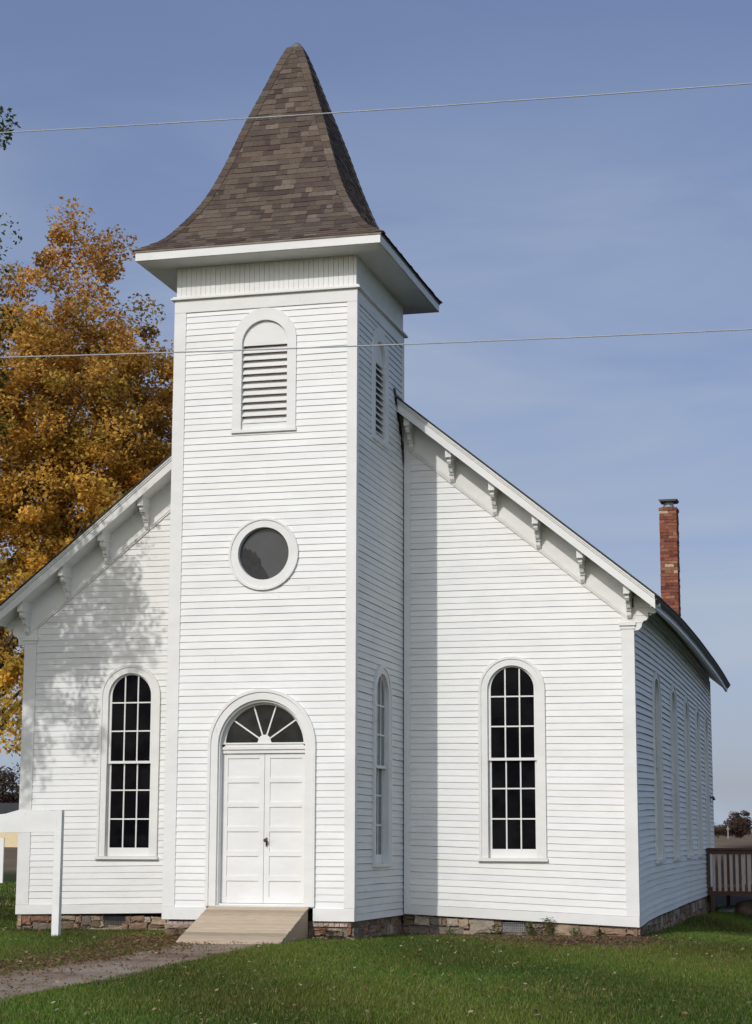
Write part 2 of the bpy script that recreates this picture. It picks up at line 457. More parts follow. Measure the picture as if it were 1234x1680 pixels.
part('spire_cap',simple('lead_cap',(.10,.10,.105),(.2,.2,.2),20,rough=.5),tip,bevel=0,smooth=True)

# nave roof ---------------------------------------------------------------
Y0R,Y1R=2.563,20.5
def rp(d,off): return RZ-S*d+off
def warped_slab(q,sgn,d0,d1,o_top,o_bot,y0,y1,ny=18):
    base=len(q.v)
    for i in range(ny+1):
        y=y0+(y1-y0)*i/ny
        for (d,o) in ((d0,o_top),(d1,o_top),(d1,o_bot),(d0,o_bot)):
            q.v.append((MX+sgn*d,y,rp(d,o)))
    for i in range(ny):
        a=base+4*i
        for k in range(4): q.face((a+k,a+(k+1)%4,a+4+(k+1)%4,a+4+k))
    q.face((base+3,base+2,base+1,base)); a=base+4*ny; q.face((a,a+1,a+2,a+3))
def roofwarp(p):
    x,y,z=p
    if x>6.0 and y>3.1: x+=bow(y)
    return (x,y,z)
for sg in (1,-1):
    nm='right' if sg>0 else 'left'
    part('roof_shingles',M_ROOF,lambda q:warped_slab(q,sg,.0,5.83,.012,-.022,Y0R-.05,Y1R+.03),warp=roofwarp,bevel=0)
    part('soffit',M_WHITE,lambda q:(warped_slab(q,sg,.0,5.30,-.19,-.225,Y0R+.03,Y1R-.03),warped_slab(q,sg,5.302,5.745,-.19,-.225,Y0R+.03,Y1R-.03)),warp=roofwarp,bevel=0)
    def rk(q):
        warped_slab(q,sg,.0,5.78,-.095,-.248,Y0R,Y0R+.028,1)          # board
        warped_slab(q,sg,.0,5.78,-.023,-.060,Y0R-.035,Y0R+.028,1)      # crown strip
        warped_slab(q,sg,.0,5.78,-.062,-.093,Y0R-.018,Y0R+.028,1)
    part('rake_board',M_TRIM,rk,bevel=.003)
    def ev(q):
        base=len(q.v)
        for i in range(25):
            y=(Y0R+.03)+(Y1R-.03-Y0R)*i/24
            for (d,z) in ((5.70,rp(5.78,-.03)-.10),(5.755,rp(5.78,-.03)-.10),(5.765,rp(5.78,-.03)-.12),(5.75,rp(5.78,-.03)-.13),(5.75,rp(5.78,-.03)-.18),(5.70,rp(5.78,-.03)-.18)):
                q.v.append((MX+sg*d,y,z))
        for i in range(24):
            a=base+6*i
            for k in range(6): q.face((a+k,a+(k+1)%6,a+6+(k+1)%6,a+6+k))
        q.face([base+k for k in range(6)]); q.face([base+144+k for k in range(6)][::-1])
    part('eave_board',M_TRIM,ev,warp=roofwarp,bevel=0)
    def gut(q):
        base=len(q.v)
        for i in range(25):
            y=(Y0R+.035)+(Y1R-.03-Y0R)*i/24
            for (d,z) in ((5.70,rp(5.78,-.03)+.04),(5.82,rp(5.78,-.03)),(5.815,rp(5.78,-.03)-.05),(5.77,rp(5.78,-.03)-.098),(5.70,rp(5.78,-.03)-.098)):
                q.v.append((MX+sg*d,y,z))
        for i in range(24):
            a=base+5*i
            for k in range(5): q.face((a+k,a+(k+1)%5,a+5+(k+1)%5,a+5+k))
        q.face([base+k for k in range(5)]); q.face([base+120+k for k in range(5)][::-1])
    part('gutter',M_GUT,gut,warp=roofwarp,bevel=0)
    # frieze on the gable wall
    def fz(q):
        d0=1.52 if sg>0 else 1.5
        for (a,b,o1,o2,w) in ((d0,5.352,-.20,-.70,.030),(d0,5.352,-.702,-.735,.045),(d0,5.352,-.737,-.768,.034)):
            P=[(MX+sg*a,rp(a,o1)),(MX+sg*b,rp(b,o1)),(MX+sg*b,rp(b,o2)),(MX+sg*a,rp(a,o2))]
            q.prism(FRONT(D),P,-.02,w)
    part('gable_frieze',M_TRIM,fz,bevel=.003)
def rear(q):
    q.prism(BACK(YB),[(MX-5.35,4.9),(MX+5.14,4.9),(MX,9.55)],-.05,.0)
part('rear_gable_board',M_WHITE,rear,bevel=0)
# brackets
def bracket(q,M,cu,ztop,depth=.38,wd=.072,tilt=0):
    prof=[(0,.10),(depth-.03,.10),(depth-.03,-.10),(depth-.06,-.125),(depth-.05,-.17),(depth-.09,-.215),(depth-.15,-.215),(depth-.17,-.19),(depth-.195,-.225),(depth-.185,-.27),(depth-.215,-.32),(depth-.26,-.33),(depth-.29,-.37),(depth-.30,-.43),(depth-.34,-.475),(0,-.49)]
    # main scroll: profile in (w,v) thick along u
    n=len(q.v); k=len(prof)
    for sgn in (-1,1):
        for (w,v) in prof: q.v.append(M(cu+sgn*wd/2,w,ztop+v))
    q.face([n+i for i in range(k)]); q.face([n+k+i for i in range(k)][::-1])
    for i in range(k): q.face((n+i,n+(i+1)%k,n+k+(i+1)%k,n+k+i))
    # square head block, beads
    q.mbox(M,cu-wd/2-.016,cu+wd/2+.016,.0,depth+.005,ztop-.115,ztop+.08)
    q.mbox(M,cu-wd/2-.008,cu+wd/2+.008,.02,depth-.14,ztop-.24,ztop-.225)
    q.mbox(M,cu-wd/2-.010,cu+wd/2+.010,.0,.12,ztop-.36,ztop-.335)
for d in (1.66,2.375,3.105,3.83,4.56,5.31):
    for sg in (1,-1):
        if sg<0 and d<2: continue
        part('bracket',M_TRIM,lambda q:bracket(q,FRONT(D-.028),MX+sg*d,rp(d,-.248)),bevel=.006)
for sg,X in ((1,6.876),(-1,-3.876)):
    part('bracket',M_TRIM,lambda q:bracket(q,SIDE(X) if sg>0 else LEFT(-X*-1 if False else X),3.085,rp(5.60,-.20),depth=.42,wd=.075),bevel=.006)
# tarred flashing where the roof meets the tower
fl=[(2.30,8.66),(2.42,8.70),(2.66,8.42),(2.72,8.25),(2.86,8.1),(2.93,7.9),(3.0,7.84),(3.02,7.5),(2.985,7.52),(2.93,7.72),(2.88,7.74),(2.84,7.95),(2.74,8.0),(2.7,8.16),(2.58,8.22),(2.55,8.42),(2.45,8.44),(2.40,8.6)]
part('flashing',M_BLACK,lambda q:q.prism(SIDE(3.0),fl,.018,.026),bevel=0)

# windows ----------------------------------------------------------------
def tall_window(M,cu,sill,spring,Ro=.555,Rop=.405,Rg=.360,warp=None,glass=M_GLASS,zs=None,label=None,par=church):
    q=MB()
    q.strip(M,arch(cu,Rop,spring,sill+.03),arch(cu,Ro-.03,spring,sill+.03),-.01,.034)
    q.strip(M,arch(cu,Ro-.045,spring,sill+.03),arch(cu,Ro,spring,sill+.03),.0345,.05)
    q.strip(M,arch(cu,Ro-.032,spring,sill+.03),arch(cu,Ro,spring,sill+.03),-.01,.0343)
    q.strip(M,arch(cu,Rop,spring,sill+.03),arch(cu,Rop+.018,spring,sill+.03),-.13,-.0102)
    fr=q.build('window',M_TRIM,par,warp=warp,bevel=.004)
    if label: fr['label']=label
    q=MB(); q.mbox(M,cu-Ro-.02,cu+Ro+.02,-.13,.07,sill-.022,sill+.028); q.build('sill',M_TRIM,fr,warp=warp,bevel=.004)
    ob=sill+.03
    h=(spring-sill)/(3.64-.89)
    z=lambda a:sill+(a-.89)*h
    mid=z(2.52); ms=.011
    up=MB(); w0,w1=-.062,-.026
    up.strip(M,arch(cu,Rg,spring+.02,mid-.02),arch(cu,Rop-.001,spring,mid-.02),w0,w1)
    up.mbox(M,cu-Rop+.002,cu+Rop-.002,w0-.01,w1+.006,mid-.026,mid+.018)
    for zz in (z(3.05),z(3.54)): up.mbox(M,cu-Rg,cu+Rg,w0+.008,w1-.004,zz-ms,zz+ms)
    for du in (-Rg/3,Rg/3): up.vsl(M,cu+du-ms,cu+du+ms,w0+.01,w1-.006,mid+.018,spring+math.sqrt(Rg*Rg-du*du)+.03,1)
    up.build('upper_sash',M_TRIM,fr,warp=warp)
    lo=MB(); w0,w1=-.105,-.070
    lo.mbox(M,cu-Rop+.002,cu-Rg,w0,w1,ob,mid-.027); lo.mbox(M,cu+Rg,cu+Rop-.002,w0,w1,ob,mid-.027)
    lo.mbox(M,cu-Rg,cu+Rg,w0,w1,ob,z(1.065))
    for zz in (z(2.04),z(1.55)): lo.mbox(M,cu-Rg,cu+Rg,w0+.008,w1-.004,zz-ms,zz+ms)
    for du in (-Rg/3,Rg/3): lo.vsl(M,cu+du-ms,cu+du+ms,w0+.010,w1-.006,z(1.065),mid-.02,1)
    lo.build('lower_sash',M_TRIM,fr,warp=warp)
    g=MB(); g.prism(M,archfill(cu,Rg+.02,spring+.02,mid),-.052,-.048); g.build('glass',glass,fr,warp=warp)
    g=MB(); g.prism(M,[(cu-Rg-.01,ob+.02),(cu+Rg+.01,ob+.02),(cu+Rg+.01,mid-.015),(cu-Rg-.01,mid-.015)],-.094,-.090); g.build('glass',glass,fr,warp=warp)
    return fr
tall_window(FRONT(D),-1.85,.89,3.64,warp=lambda p:(p[0],p[1],p[2]))
tall_window(FRONT(D),4.845,.89,3.64)
tall_window(SIDE(3.0),1.61,.81,3.41,Ro=.545,Rop=.41,Rg=.365,glass=M_GLASS2)
for y in swin: tall_window(SIDE(6.85),y,.89,3.60,warp=settle,glass=M_GLASS2)
# louvers
def louver(M,cu,sill,spring,Ro=.525,Rop=.375,top=8.93):
    q=MB()
    q.strip(M,arch(cu,Rop+.001,spring-.05,sill+.03),arch(cu,Ro,spring,sill+.03),-.01,.031)
    q.strip(M,arch(cu,Rop,spring-.05,sill+.03),arch(cu,Rop+.02,spring-.05,sill+.03),-.12,-.0102)
    fr=q.build('louvered_window',M_TRIM,church,bevel=.003)
    q=MB(); q.mbox(M,cu-Ro-.01,cu+Ro+.01,-.12,.05,sill-.02,sill+.028); q.build('sill',M_TRIM,fr,bevel=.003)
    q=MB(); q.prism(M,archfill(cu,Rop-.002,spring-.05,top),-.05,-.022); q.build('arched_panel',M_TRIM,fr,bevel=0); q=MB(); q.mbox(M,cu-Rop,cu+Rop,-.1,-.02,sill+.03,sill+.13); q.build('bottom_rail',M_TRIM,fr,bevel=0)
    z=sill+.15; i=0
    N=11; p=(top-z)/N
    for i in range(N):
        q=MB(); za=z+i*p
        n=len(q.v)
        pr=[(-.012,za-.012),(-.012,za+.006),(-.10,za+.108),(-.108,za+.095)]
        for u in (cu-Rop+.002,cu+Rop-.002):
            for (w,v) in pr: q.v.append(M(u,w,v))
        q.face((n,n+1,n+2,n+3)); q.face((n+7,n+6,n+5,n+4))
        for k in range(4): q.face((n+k,n+(k+1)%4,n+4+(k+1)%4,n+4+k))
        q.build('louver_slat',M_TRIM,fr)
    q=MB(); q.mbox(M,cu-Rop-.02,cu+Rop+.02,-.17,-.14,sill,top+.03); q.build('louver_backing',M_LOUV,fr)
louver(FR,1.505,7.53,9.0)
louver(SIDE(3.0),1.44,7.56,8.96,Ro=.52,Rop=.335,top=8.88)
# round window
def ring(R_,cu,cv,n=48): return [(cu+R_*math.cos(2*math.pi*i/n),cv+R_*math.sin(2*math.pi*i/n)) for i in range(n)]
q=MB()
q.strip(FR,ring(.412,1.53,5.58),ring(.545,1.53,5.575),-.01,.036,True); q.strip(FR,ring(.53,1.53,5.575),ring(.568,1.53,5.572),-.01,.052,True)
q.strip(FR,ring(.410,1.53,5.58),ring(.432,1.53,5.58),-.10,-.0102,True)
rw=q.build('round_window',M_TRIM,church,bevel=.004)
q=MB(); q.prism(FR,ring(.42,1.53,5.58),-.07,-.062); q.build('glass',M_GLASSR,rw)
refl_patch=[(1.125,5.47),(1.13,5.62),(1.20,5.70),(1.235,5.66),(1.29,5.665),(1.345,5.60),(1.36,5.64),(1.40,5.56),(1.46,5.50),(1.47,5.40),(1.53,5.33),(1.60,5.205),(1.55,5.178),(1.44,5.185),(1.32,5.235),(1.22,5.32),(1.15,5.42)]
q=MB(); q.prism(FR,refl_patch,-.061,-.058); q.build('dark_reflection',M_REFL,rw)  # reflection painted as a thin dark jagged patch on the pane
# doorway
C=1.54
q=MB()
q.strip(FR,arch(C,.70,2.615,.205),arch(C,.83,2.615,.205),-.01,.036); q.strip(FR,arch(C,.815,2.615,.205),arch(C,.865,2.615,.205),-.01,.055)
q.strip(FR,arch(C,.68,2.60,.205),arch(C,.722,2.615,.205),-.16,-.0102)
dw=q.build('doorway',M_TRIM,church,bevel=.004)
q=MB(); q.mbox(FR,C-.72,C+.72,-.20,.03,.15,.215); q.mbox(FR,C-.70,C+.70,-.2,-.05,.216,.245); q.build('threshold',M_TRIM,dw,bevel=.004)
q=MB(); q.mbox(FR,C-.682,C+.682,-.17,-.115,2.505,2.56); q.mbox(FR,C-.682,C+.682,-.17,-.09,2.562,2.60); q.mbox(FR,C-.682,C+.682,-.17,-.115,2.602,2.64);q.mbox(FR,C-.682,C+.682,-.17,-.10,2.642,2.668); q.build('transom_bar',M_TRIM,dw,bevel=.003)
for (a,b) in ((C-.678,C-.003),(C+.003,C+.678)):
    q=MB()
    q.mbox(FR,a,b,-.195,-.165,.25,2.50)
    q.mbox(FR,a,a+.085,-.166,-.148,.25,2.50); q.mbox(FR,b-.085,b,-.166,-.148,.25,2.50)
    n=6; hh=(2.50-.25-.03)/n
    for i in range(n+1):
        zz=.25+i*hh
        q.mbox(FR,a+.0851,b-.0851,-.166,-.1485,max(.25,zz-(.0 if i==0 else .04)),min(2.50,zz+(.09 if i==0 else .04)) if i<n else 2.50)
    dr=q.build('door',M_DOOR,dw,bevel=.002)
    if a>C-.1:
        q=MB(); q.tube([(C+.045,.148,1.19),(C+.045,.10,1.19),(C+.045,.085,1.19),(C+.045,.062,1.19),(C+.045,.055,1.19)],[.010,.012,.028,.028,.012],12); q.mbox(FR,C+.030,C+.060,-.148,-.142,1.12,1.23); q.mbox(FR,C+.038,C+.058,-.142,-.12,1.10,1.15)
        q.build('door_knob',M_BRASS,dr,bevel=0,smooth=False)
q=MB()
q.strip(FR,arch(C,.630,2.62,2.67),arch(C,.682,2.60,2.67),-.15,-.115)
for ang in (34,72,108,146):
    a=R(ang); dx,dz=math.cos(a),math.sin(a); px,pz=-dz*.011,dx*.011; r0,r1=.09,.645
    P=[(C+dx*r0+px,2.675+dz*r0+pz),(C+dx*r0-px,2.675+dz*r0-pz),(C+dx*r1-px,2.675+dz*r1-pz),(C+dx*r1+px,2.675+dz*r1+pz)]
    q.prism(FR,P,-.145,-.122)
hub=[(C-.115,2.669)]+[(C+.105*math.cos(math.pi-math.pi*i/7),2.685+.105*math.sin(math.pi-math.pi*i/7)) for i in range(8)]+[(C+.115,2.669)]
q.prism(FR,hub,-.147,-.116)
fan=q.build('fanlight',M_TRIM,dw)
q=MB(); q.prism(FR,archfill(C,.65,2.62,2.66),-.142,-.138); q.build('glass',M_FAN,fan)
# wall lamp above the side steps
part('wall_lamp',M_METAL,lambda q:(q.box(6.68,6.74,18.1,18.2,2.12,2.3),q.tube([(6.74,18.15,2.24),(6.80,18.15,2.25),(6.82,18.15,2.18)],[.02,.03,.04],8)),bevel=0)

# chimney -----------------------------------------------------------------
ch=MB(); rs=random.Random(2); cx0,cx1,cy0,cy1=5.915,6.315,16.0,16.45
zc=5.9; BR=[(.25,.085,.055),(.28,.10,.06),(.20,.065,.045),(.30,.12,.075),(.18,.06,.05),(.33,.16,.10),(.23,.09,.06)]
row=0; course=.0735
while zc<8.80:
    top=zc>8.70
    for side in range(4):
        ln=(cx1-cx0) if side%2==0 else (cy1-cy0)
        u=-(.1 if row%2 else 0)
        while u<ln-.001:
            a,b=max(u,0)+.004,min(u+.205,ln)-.004
            if b-a>.02:
                o=rs.uniform(-.004,.007)+(.012 if top else 0); c=rs.choice(BR); k=rs.uniform(.8,1.2); ch.cur=(c[0]*k,c[1]*k,c[2]*k)
                if rs.random()<.04: ch.cur=(.5,.42,.3)
                z0,z1=zc+.005,zc+course-.005
                if side==0: ch.box(cx0+a-(o if a<.01 else 0),cx0+b+(o if b>ln-.01 else 0),cy0-o,cy0+.05,z0,z1)
                if side==1: ch.box(cx1-.05,cx1+o,cy0+a+.05*(a<.01),cy0+b,z0,z1)
                if side==2: ch.box(cx0+a,cx0+b,cy1-.05,cy1+o,z0,z1)
                if side==3: ch.box(cx0-o,cx0+.05,cy0+a+.05*(a<.01),cy0+b,z0,z1)
            u+=.205
    zc+=course; row+=1
ch.cur=None
chim=ch.build('chimney',M_BRICK,church,bevel=0,recalc=True)
part('mortar',M_BMORT,lambda q:q.box(cx0+.008,cx1-.008,cy0+.008,cy1-.008,5.9,8.80),par=chim,bevel=0)
def cap(q):
    q.box(cx0+.05,cx1-.05,cy0+.05,cy1-.05,8.80,8.86)
part('flue_crown',M_METAL,cap,par=chim)
part('flue',M_GALV,lambda q:q.tube([(6.115,16.22,8.86),(6.115,16.22,9.0)],[.12,.12],12),par=chim,bevel=0)
part('chimney_cap',M_METAL,lambda q:q.prism(FRONT(16.45),[(5.93,8.985),(6.30,8.985),(6.34,9.03),(5.90,9.03)],.0,.46),par=chim,bevel=0)

# foundation --------------------------------------------------------------
STC=[(.24,.165,.115),(.28,.20,.145),(.20,.145,.105),(.33,.26,.19),(.24,.21,.175),(.19,.155,.13),(.38,.33,.27),(.25,.14,.095)]
def stone(q,M,u0,u1,v0,v1,w,rs):
    """one rough rounded block"""
    n=len(q.v); nu,nv=5,4; tl=rs.uniform(-.014,.014)
    c=rs.choice(STC); k=rs.uniform(.8,1.15); q.cur=tuple(x*k for x in c)
    for j in range(nv+1):
        for i in range(nu+1):
            fu,fv=i/nu,j/nv; e=(abs(2*fu-1)**4+abs(2*fv-1)**4)
            ww=w*(1-.75*min(1,e))+rs.uniform(-.008,.008)
            cu_=u0+(u1-u0)*fu+rs.uniform(-.012,.012)*(1 if (u1-u0)>.15 else .5)-(.5-fu)*.02*(abs(2*fv-1)**3); cv_=v0+(v1-v0)*fv+tl*(2*fu-1)+rs.uniform(-.009,.009)
            q.v.append(M(cu_,ww,cv_))
    for j in range(nv):
        for i in range(nu):
            a=n+j*(nu+1)+i; q.face((a,a+1,a+nu+2,a+nu+1))
    # rim going back into the wall
    rim=[n+i for i in range(nu+1)]+[n+j*(nu+1)+nu for j in range(1,nv+1)]+[n+nv*(nu+1)+i for i in range(nu-1,-1,-1)]+[n+j*(nu+1) for j in range(nv-1,0,-1)]
    m=len(q.v); cu=(u0+u1)/2; cv=(v0+v1)/2
    vs=[(u0,v0)]
    for i in range(nu+1): q.v.append(M(u0+(u1-u0)*i/nu,-.06,v0))
    for j in range(1,nv+1): q.v.append(M(u1,-.06,v0+(v1-v0)*j/nv))
    for i in range(nu-1,-1,-1): q.v.append(M(u0+(u1-u0)*i/nu,-.06,v1))
    for j in range(nv-1,0,-1): q.v.append(M(u0,-.06,v0+(v1-v0)*j/nv))
    k=len(rim)
    for i in range(k): q.face((rim[i],m+i,m+(i+1)%k,rim[(i+1)%k]))
def masonry(q,M,u0,u1,top,bot,rs,skip=()):
    # rubble: rows of uneven stones whose joints wander
    rows=rs.choice([3,3]); ph=rs.uniform(0,6)
    tp=top if callable(top) else (lambda u:top)
    def jz(k,u):
        if k==0: return bot
        if k==rows: return tp(u)
        h=tp(u)-bot; return bot+h*(k/rows)+h*.09*math.sin(u*(1.7+k)+ph+k*2)+h*.05*math.sin(u*5.3+k+ph)
    for k in range(rows):
        u=u0
        while u<u1-.03:
            w=rs.choice([.10,.16,.22,.3,.42])*rs.uniform(.8,1.25); w=min(w,u1-u)
            if u1-(u+w)<.1: w=u1-u
            um=u+w/2; z0=jz(k,um)+rs.uniform(0,.016); z1=jz(k+1,um)-rs.uniform(.004,.02)
            u_,w_=u,w
            for (sa,sb,sz) in skip:
                if z1>sz+.02:
                    if u<sa<u+w: w=sa-u
                    elif sa<=u<sb: nx_=min(sb,u+w); w=u+w-nx_; u=nx_
            if w>.05:
                if z1-z0>.10 and rs.random()<.3:
                    zc_=(z0+z1)/2+rs.uniform(-.02,.02)
                    stone(q,M,u+.004,u+w-.008,z0,zc_-.006,rs.uniform(-.012,.02),rs); stone(q,M,u+.004,u+w-.008,zc_+.006,z1,rs.uniform(-.012,.02),rs)
                else: stone(q,M,u+rs.uniform(.002,.012),u+w-rs.uniform(.002,.014),z0,z1,rs.uniform(-.02,.035),rs)
            u=u+w if (w<w_ or u!=u_) and u+w<u_+w_ else u_+w_
            if w<=0: u=u_+w_
rs=random.Random(9)
sk=[(-2.26,-1.86,-.22),(4.66,5.02,-.3)]
fwarp=lambda p:((p[0]+bow(p[1]) if p[0]>6.5 and p[1]>3.2 else p[0]),p[1],p[2])
found=None
for args in ((FRONT(D+.03),3.0,6.88,lambda u:lerp_pts(ZBX,u)-.004,-.58,rs,sk),(FRONT(D+.03),-3.87,.0,-.075,-.50,rs,sk),(FRONT(.04),.0,.72,-.03,-.45,rs),(FRONT(.04),2.36,3.0,-.085,-.45,rs),(SIDE(2.96),.0,3.1,0,-.50,rs),(SIDE(6.83),3.05,YB,lambda u:lerp_pts(ZBY,u)-.03,-.6,rs),(LEFT(-3.83),3.05,YB,-.08,-.6,rs)):
    q=MB(); masonry(q,*args); q.cur=None
    o=q.build('foundation',M_STONE,church,warp=fwarp,recalc=False)
    found=found or o
def fb(q):
    q.box(-3.80,6.62,D+.08,YB-.1,-.8,-.16); q.box(.05,2.95,.09,D+.2,-.8,-.01)
    q.box(6.62,6.80,D+.08,9.8,-.8,-.165)
part('mortar_bed',M_MORT,fb,par=found,bevel=0)
q=MB(); rs=random.Random(4)
u=2.37
while u<2.95:
    q.cur=tuple(x*rs.uniform(.85,1.1) for x in (.5,.42,.36)); q.mbox(FRONT(.035),u,min(2.99,u+.075),-.05,.02,-.078,-.008); u+=.083
q.cur=None; q.build('brick_course',M_STONE,found,bevel=0); q=MB()
for u in (.05,.14,.23,.32,.41,.5,.59):
    q.cur=tuple(x*rs.uniform(.85,1.1) for x in (.42,.36,.32)); q.mbox(FRONT(.035),u,u+.08,-.05,.02,-.078,-.03)
q.cur=None; q.build('brick_course',M_STONE,found,bevel=0)
def vent(x0,x1,z0,z1,m,bars=True):
    q=MB(); q.mbox(FRONT(D+.03),x0,x1,-.1,-.06,z0,z1); v=q.build('foundation_vent',M_BLACK,church)
    q=MB(); u=x0
    while u<=x1: q.mbox(FRONT(D+.03),u-.003,u+.003,-.012,-.006,z0,z1); u+=.033
    z=z0
    while z<=z1: q.mbox(FRONT(D+.03),x0,x1,-.0119,-.0061,z-.003,z+.003); z+=.033
    q.build('grille',m,v)
vent(-2.25,-1.87,-.235,-.082,M_METAL); vent(4.66,5.02,-.24,-.10,M_GALV)

# ---------------------------------------------------------------- ramp
FY,FZ=-1.46,-.275; X0,X1=.75,2.31
ramp_=thing('wheelchair_ramp','short tan lumber ramp sloping up to the white double door','ramp',(1.53,-.7,-.27))
ln=math.hypot(FY,.205-FZ); nb=11; rs=random.Random(6)
def rpnt(s,o=0):  # s 0 at door
    f=s/ln; y=-.036+(FY+.036)*f; z=.208+(FZ-.208+.02)*f
    return y,z+o
for i in range(nb):
    q=MB(); a=ln*i/nb+.009; b=ln*(i+1)/nb-.009; k=rs.uniform(.62,1.15); q.cur=(.52*k,.43*k*rs.uniform(.97,1.04),.325*k)
    ya,za=rpnt(a); yb,zb=rpnt(b); xr=rs.uniform(-.006,.006)
    n=len(q.v)
    for x in (X0-.01+xr,X1+.01+xr):
        q.v+=[(x,ya,za),(x,yb,zb),(x,yb,zb-.028),(x,ya,za-.028)]
    q.face((n,n+1,n+2,n+3)); q.face((n+7,n+6,n+5,n+4))
    for k_ in range(4): q.face((n+k_,n+4+k_,n+4+(k_+1)%4,n+(k_+1)%4))
    q.cur=None; q.build('ramp_board',M_WOODT,ramp_,bevel=.003)
for x in (X0,1.5,X1-.04):
    q=MB(); q.prism(lambda u,w,v:(x+w,u,v),[(-.04,.176),(FY+.05,FZ-.01),(FY+.05,FZ-.06),(-.9,-.45),(-.04,-.45)],0,.038); q.build('stringer',M_WOOD,ramp_,bevel=.003)

# ---------------------------------------------------------------- yard sign
sy=-.5
sg=thing('yard_sign','white wooden yard sign frame with post and wide arm left of the church front','sign',(-1.56,sy,-.26))
q=MB(); q.box(-1.622,-1.505,sy,sy+.10,-.6,1.635); q.build('post',M_SIGN,sg,bevel=.004)
q=MB(); q.box(-4.1,-3.985,sy,sy+.10,-.6,1.5); q.build('post',M_SIGN,sg,bevel=.004)
arm=[(-1.6215,1.305),(-1.6215,1.628),(-2.16,1.648),(-2.20,1.655),(-2.24,1.64),(-2.32,1.62),(-2.45,1.585),(-2.65,1.565),(-2.9,1.57),(-3.15,1.60),(-3.3,1.63),(-3.4,1.64),(-3.984,1.60),(-3.984,1.28)]
q=MB(); q.prism(FRONT(sy),arm,-.065,-.025); q.build('arm_board',M_SIGN,sg,bevel=.003)
q=MB(); q.tube([(-2.14,sy+.02,1.60),(-2.14,sy+.035,1.60)],[.028,.028],14); q.build('peg',M_SIGN,sg)
q=MB(); q.mbox(FRONT(sy),-3.80,-2.47,-.06,-.03,.53,1.21); q.build('sign_panel',M_SIGN,sg,bevel=.004)
for x in (-2.6,-3.65):
    q=MB(); q.tube([(x,sy+.045,1.21),(x,sy+.045,1.30)],[.005,.005],6); q.build('hook',M_METAL,sg)

# ---------------------------------------------------------------- deck
dk=thing('wooden_deck','dark brown wooden deck with railing of pale upright balusters beside the church','deck',(8.8,18.4,-.4))
DY0,DY1,DX0,DX1=16.5,20.6,6.78,11.2
q=MB(); 
x=DX0+.0
while x<DX1: q.box(x,min(x+.135,DX1),DY0,DY1,.16,.195); x+=.142
q.build('deck_boards',M_DKWOOD,dk,bevel=0)
q=MB(); q.box(DX0,DX1,DY0-.04,DY0-.002,.03,.20); q.box(DX1,DX1+.04,DY0-.04,DY1,.03,.20); q.build('rim_board',M_DKWOOD,dk,bevel=.003)
for (x,y) in [(DX0+.10,DY0-.13),(9.0,DY0-.13),(DX1-.1,DY0-.13),(DX0+.12,DY1-.05),(9.0,DY1-.05),(DX1-.1,DY1-.05)]:
    q=MB(); q.box(x-.045,x+.045,y,y+.088,GZ(x,y)-.2,.98 if y>18 or x>7.2 else .03); q.build('post',M_DKWOOD,dk,bevel=.004)
q=MB(); q.box(DX0-.06,DX1+.1,DY0-.14,DY0+.02,1.03,1.075); q.box(DX0-.04,DX1+.05,DY0-.10,DY0-.06,.94,1.03); q.build('top_rail',M_DKWOOD,dk,bevel=.004)
q=MB(); q.box(DX0+.3,DX1+.1,DY1-.02,DY1+.12,1.03,1.07); q.box(DX0+.3,DX1+.05,DY1,DY1+.04,.94,1.03); q.build('top_rail',M_DKWOOD,dk,bevel=.004)
q=MB(); q.box(DX1-.02,DX1+.12,DY0+.02,DY1-.03,1.03,1.07); q.build('top_rail',M_DKWOOD,dk,bevel=.004)
q=MB(); q.box(DX0-.03,DX0+.06,DY0-.12,DY0-.045,.19,.94); q.build('end_post',M_DKWOOD,dk,bevel=.003)
x=DX0+.10; i=0
while x<DX1-.05:
    q=MB(); q.box(x,x+.066,DY0-.062,DY0-.041,.12,.94); q.build('baluster',M_BAL,dk,bevel=0); x+=.130
x=DX0+.5
while x<DX1-.05:
    q=MB(); q.box(x,x+.05,DY1+.041,DY1+.06,.12,.94); q.build('baluster',M_BAL,dk,bevel=0); x+=.14
# rubble below the deck
def boulder(name,loc,size,seed,label,tint,m=None):
    bm=bmesh.new(); bmesh.ops.create_icosphere(bm,subdivisions=3,radius=1)
    r=random.Random(seed); ph=[r.uniform(0,6) for _ in range(6)]
    for v in bm.verts:
        p=v.co; k=1+.10*math.sin(p.x*3+ph[0])+.09*math.sin(p.y*4+ph[1])+.08*math.sin(p.z*5+ph[2])+.03*math.sin(p.x*11+ph[3])*math.sin(p.y*9+ph[4])
        c=Vector((max(-.78,min(.78,p.x)),max(-.75,min(.75,p.y)),max(-.7,min(.7,p.z))))*k
        v.co=Vector((c.x*size[0],c.y*size[1],c.z*size[2]))
    me=bpy.data.meshes.new(name); bm.to_mesh(me); bm.free(); me.materials.append(m or M_MORT)
    for p in me.polygons: p.use_smooth=True
    o=bpy.data.objects.new(name,me); col.objects.link(o); o.location=loc; o.rotation_euler=(r.uniform(-.2,.2),r.uniform(-.15,.15),r.uniform(0,3)); tag(o,label,'rock','rocks under the deck'); return o
boulder('boulder',(7.55,17.3,-.33),(.42,.35,.24),3,'broad brown boulder under the middle of the deck railing',None,simple('brown_rock',(.13,.09,.07),(.2,.15,.12),5))
boulder('boulder',(7.12,17.2,-.42),(.25,.25,.2),5,'small grey stone under the deck next to the first post',None,simple('grey_rock',(.2,.22,.23),(.32,.34,.35),5))
boulder('boulder',(7.3,16.9,-.58),(.6,.3,.13),8,'flat grey slab lying lowest under the deck',None,simple('slab_rock',(.16,.17,.18),(.26,.27,.28),5))
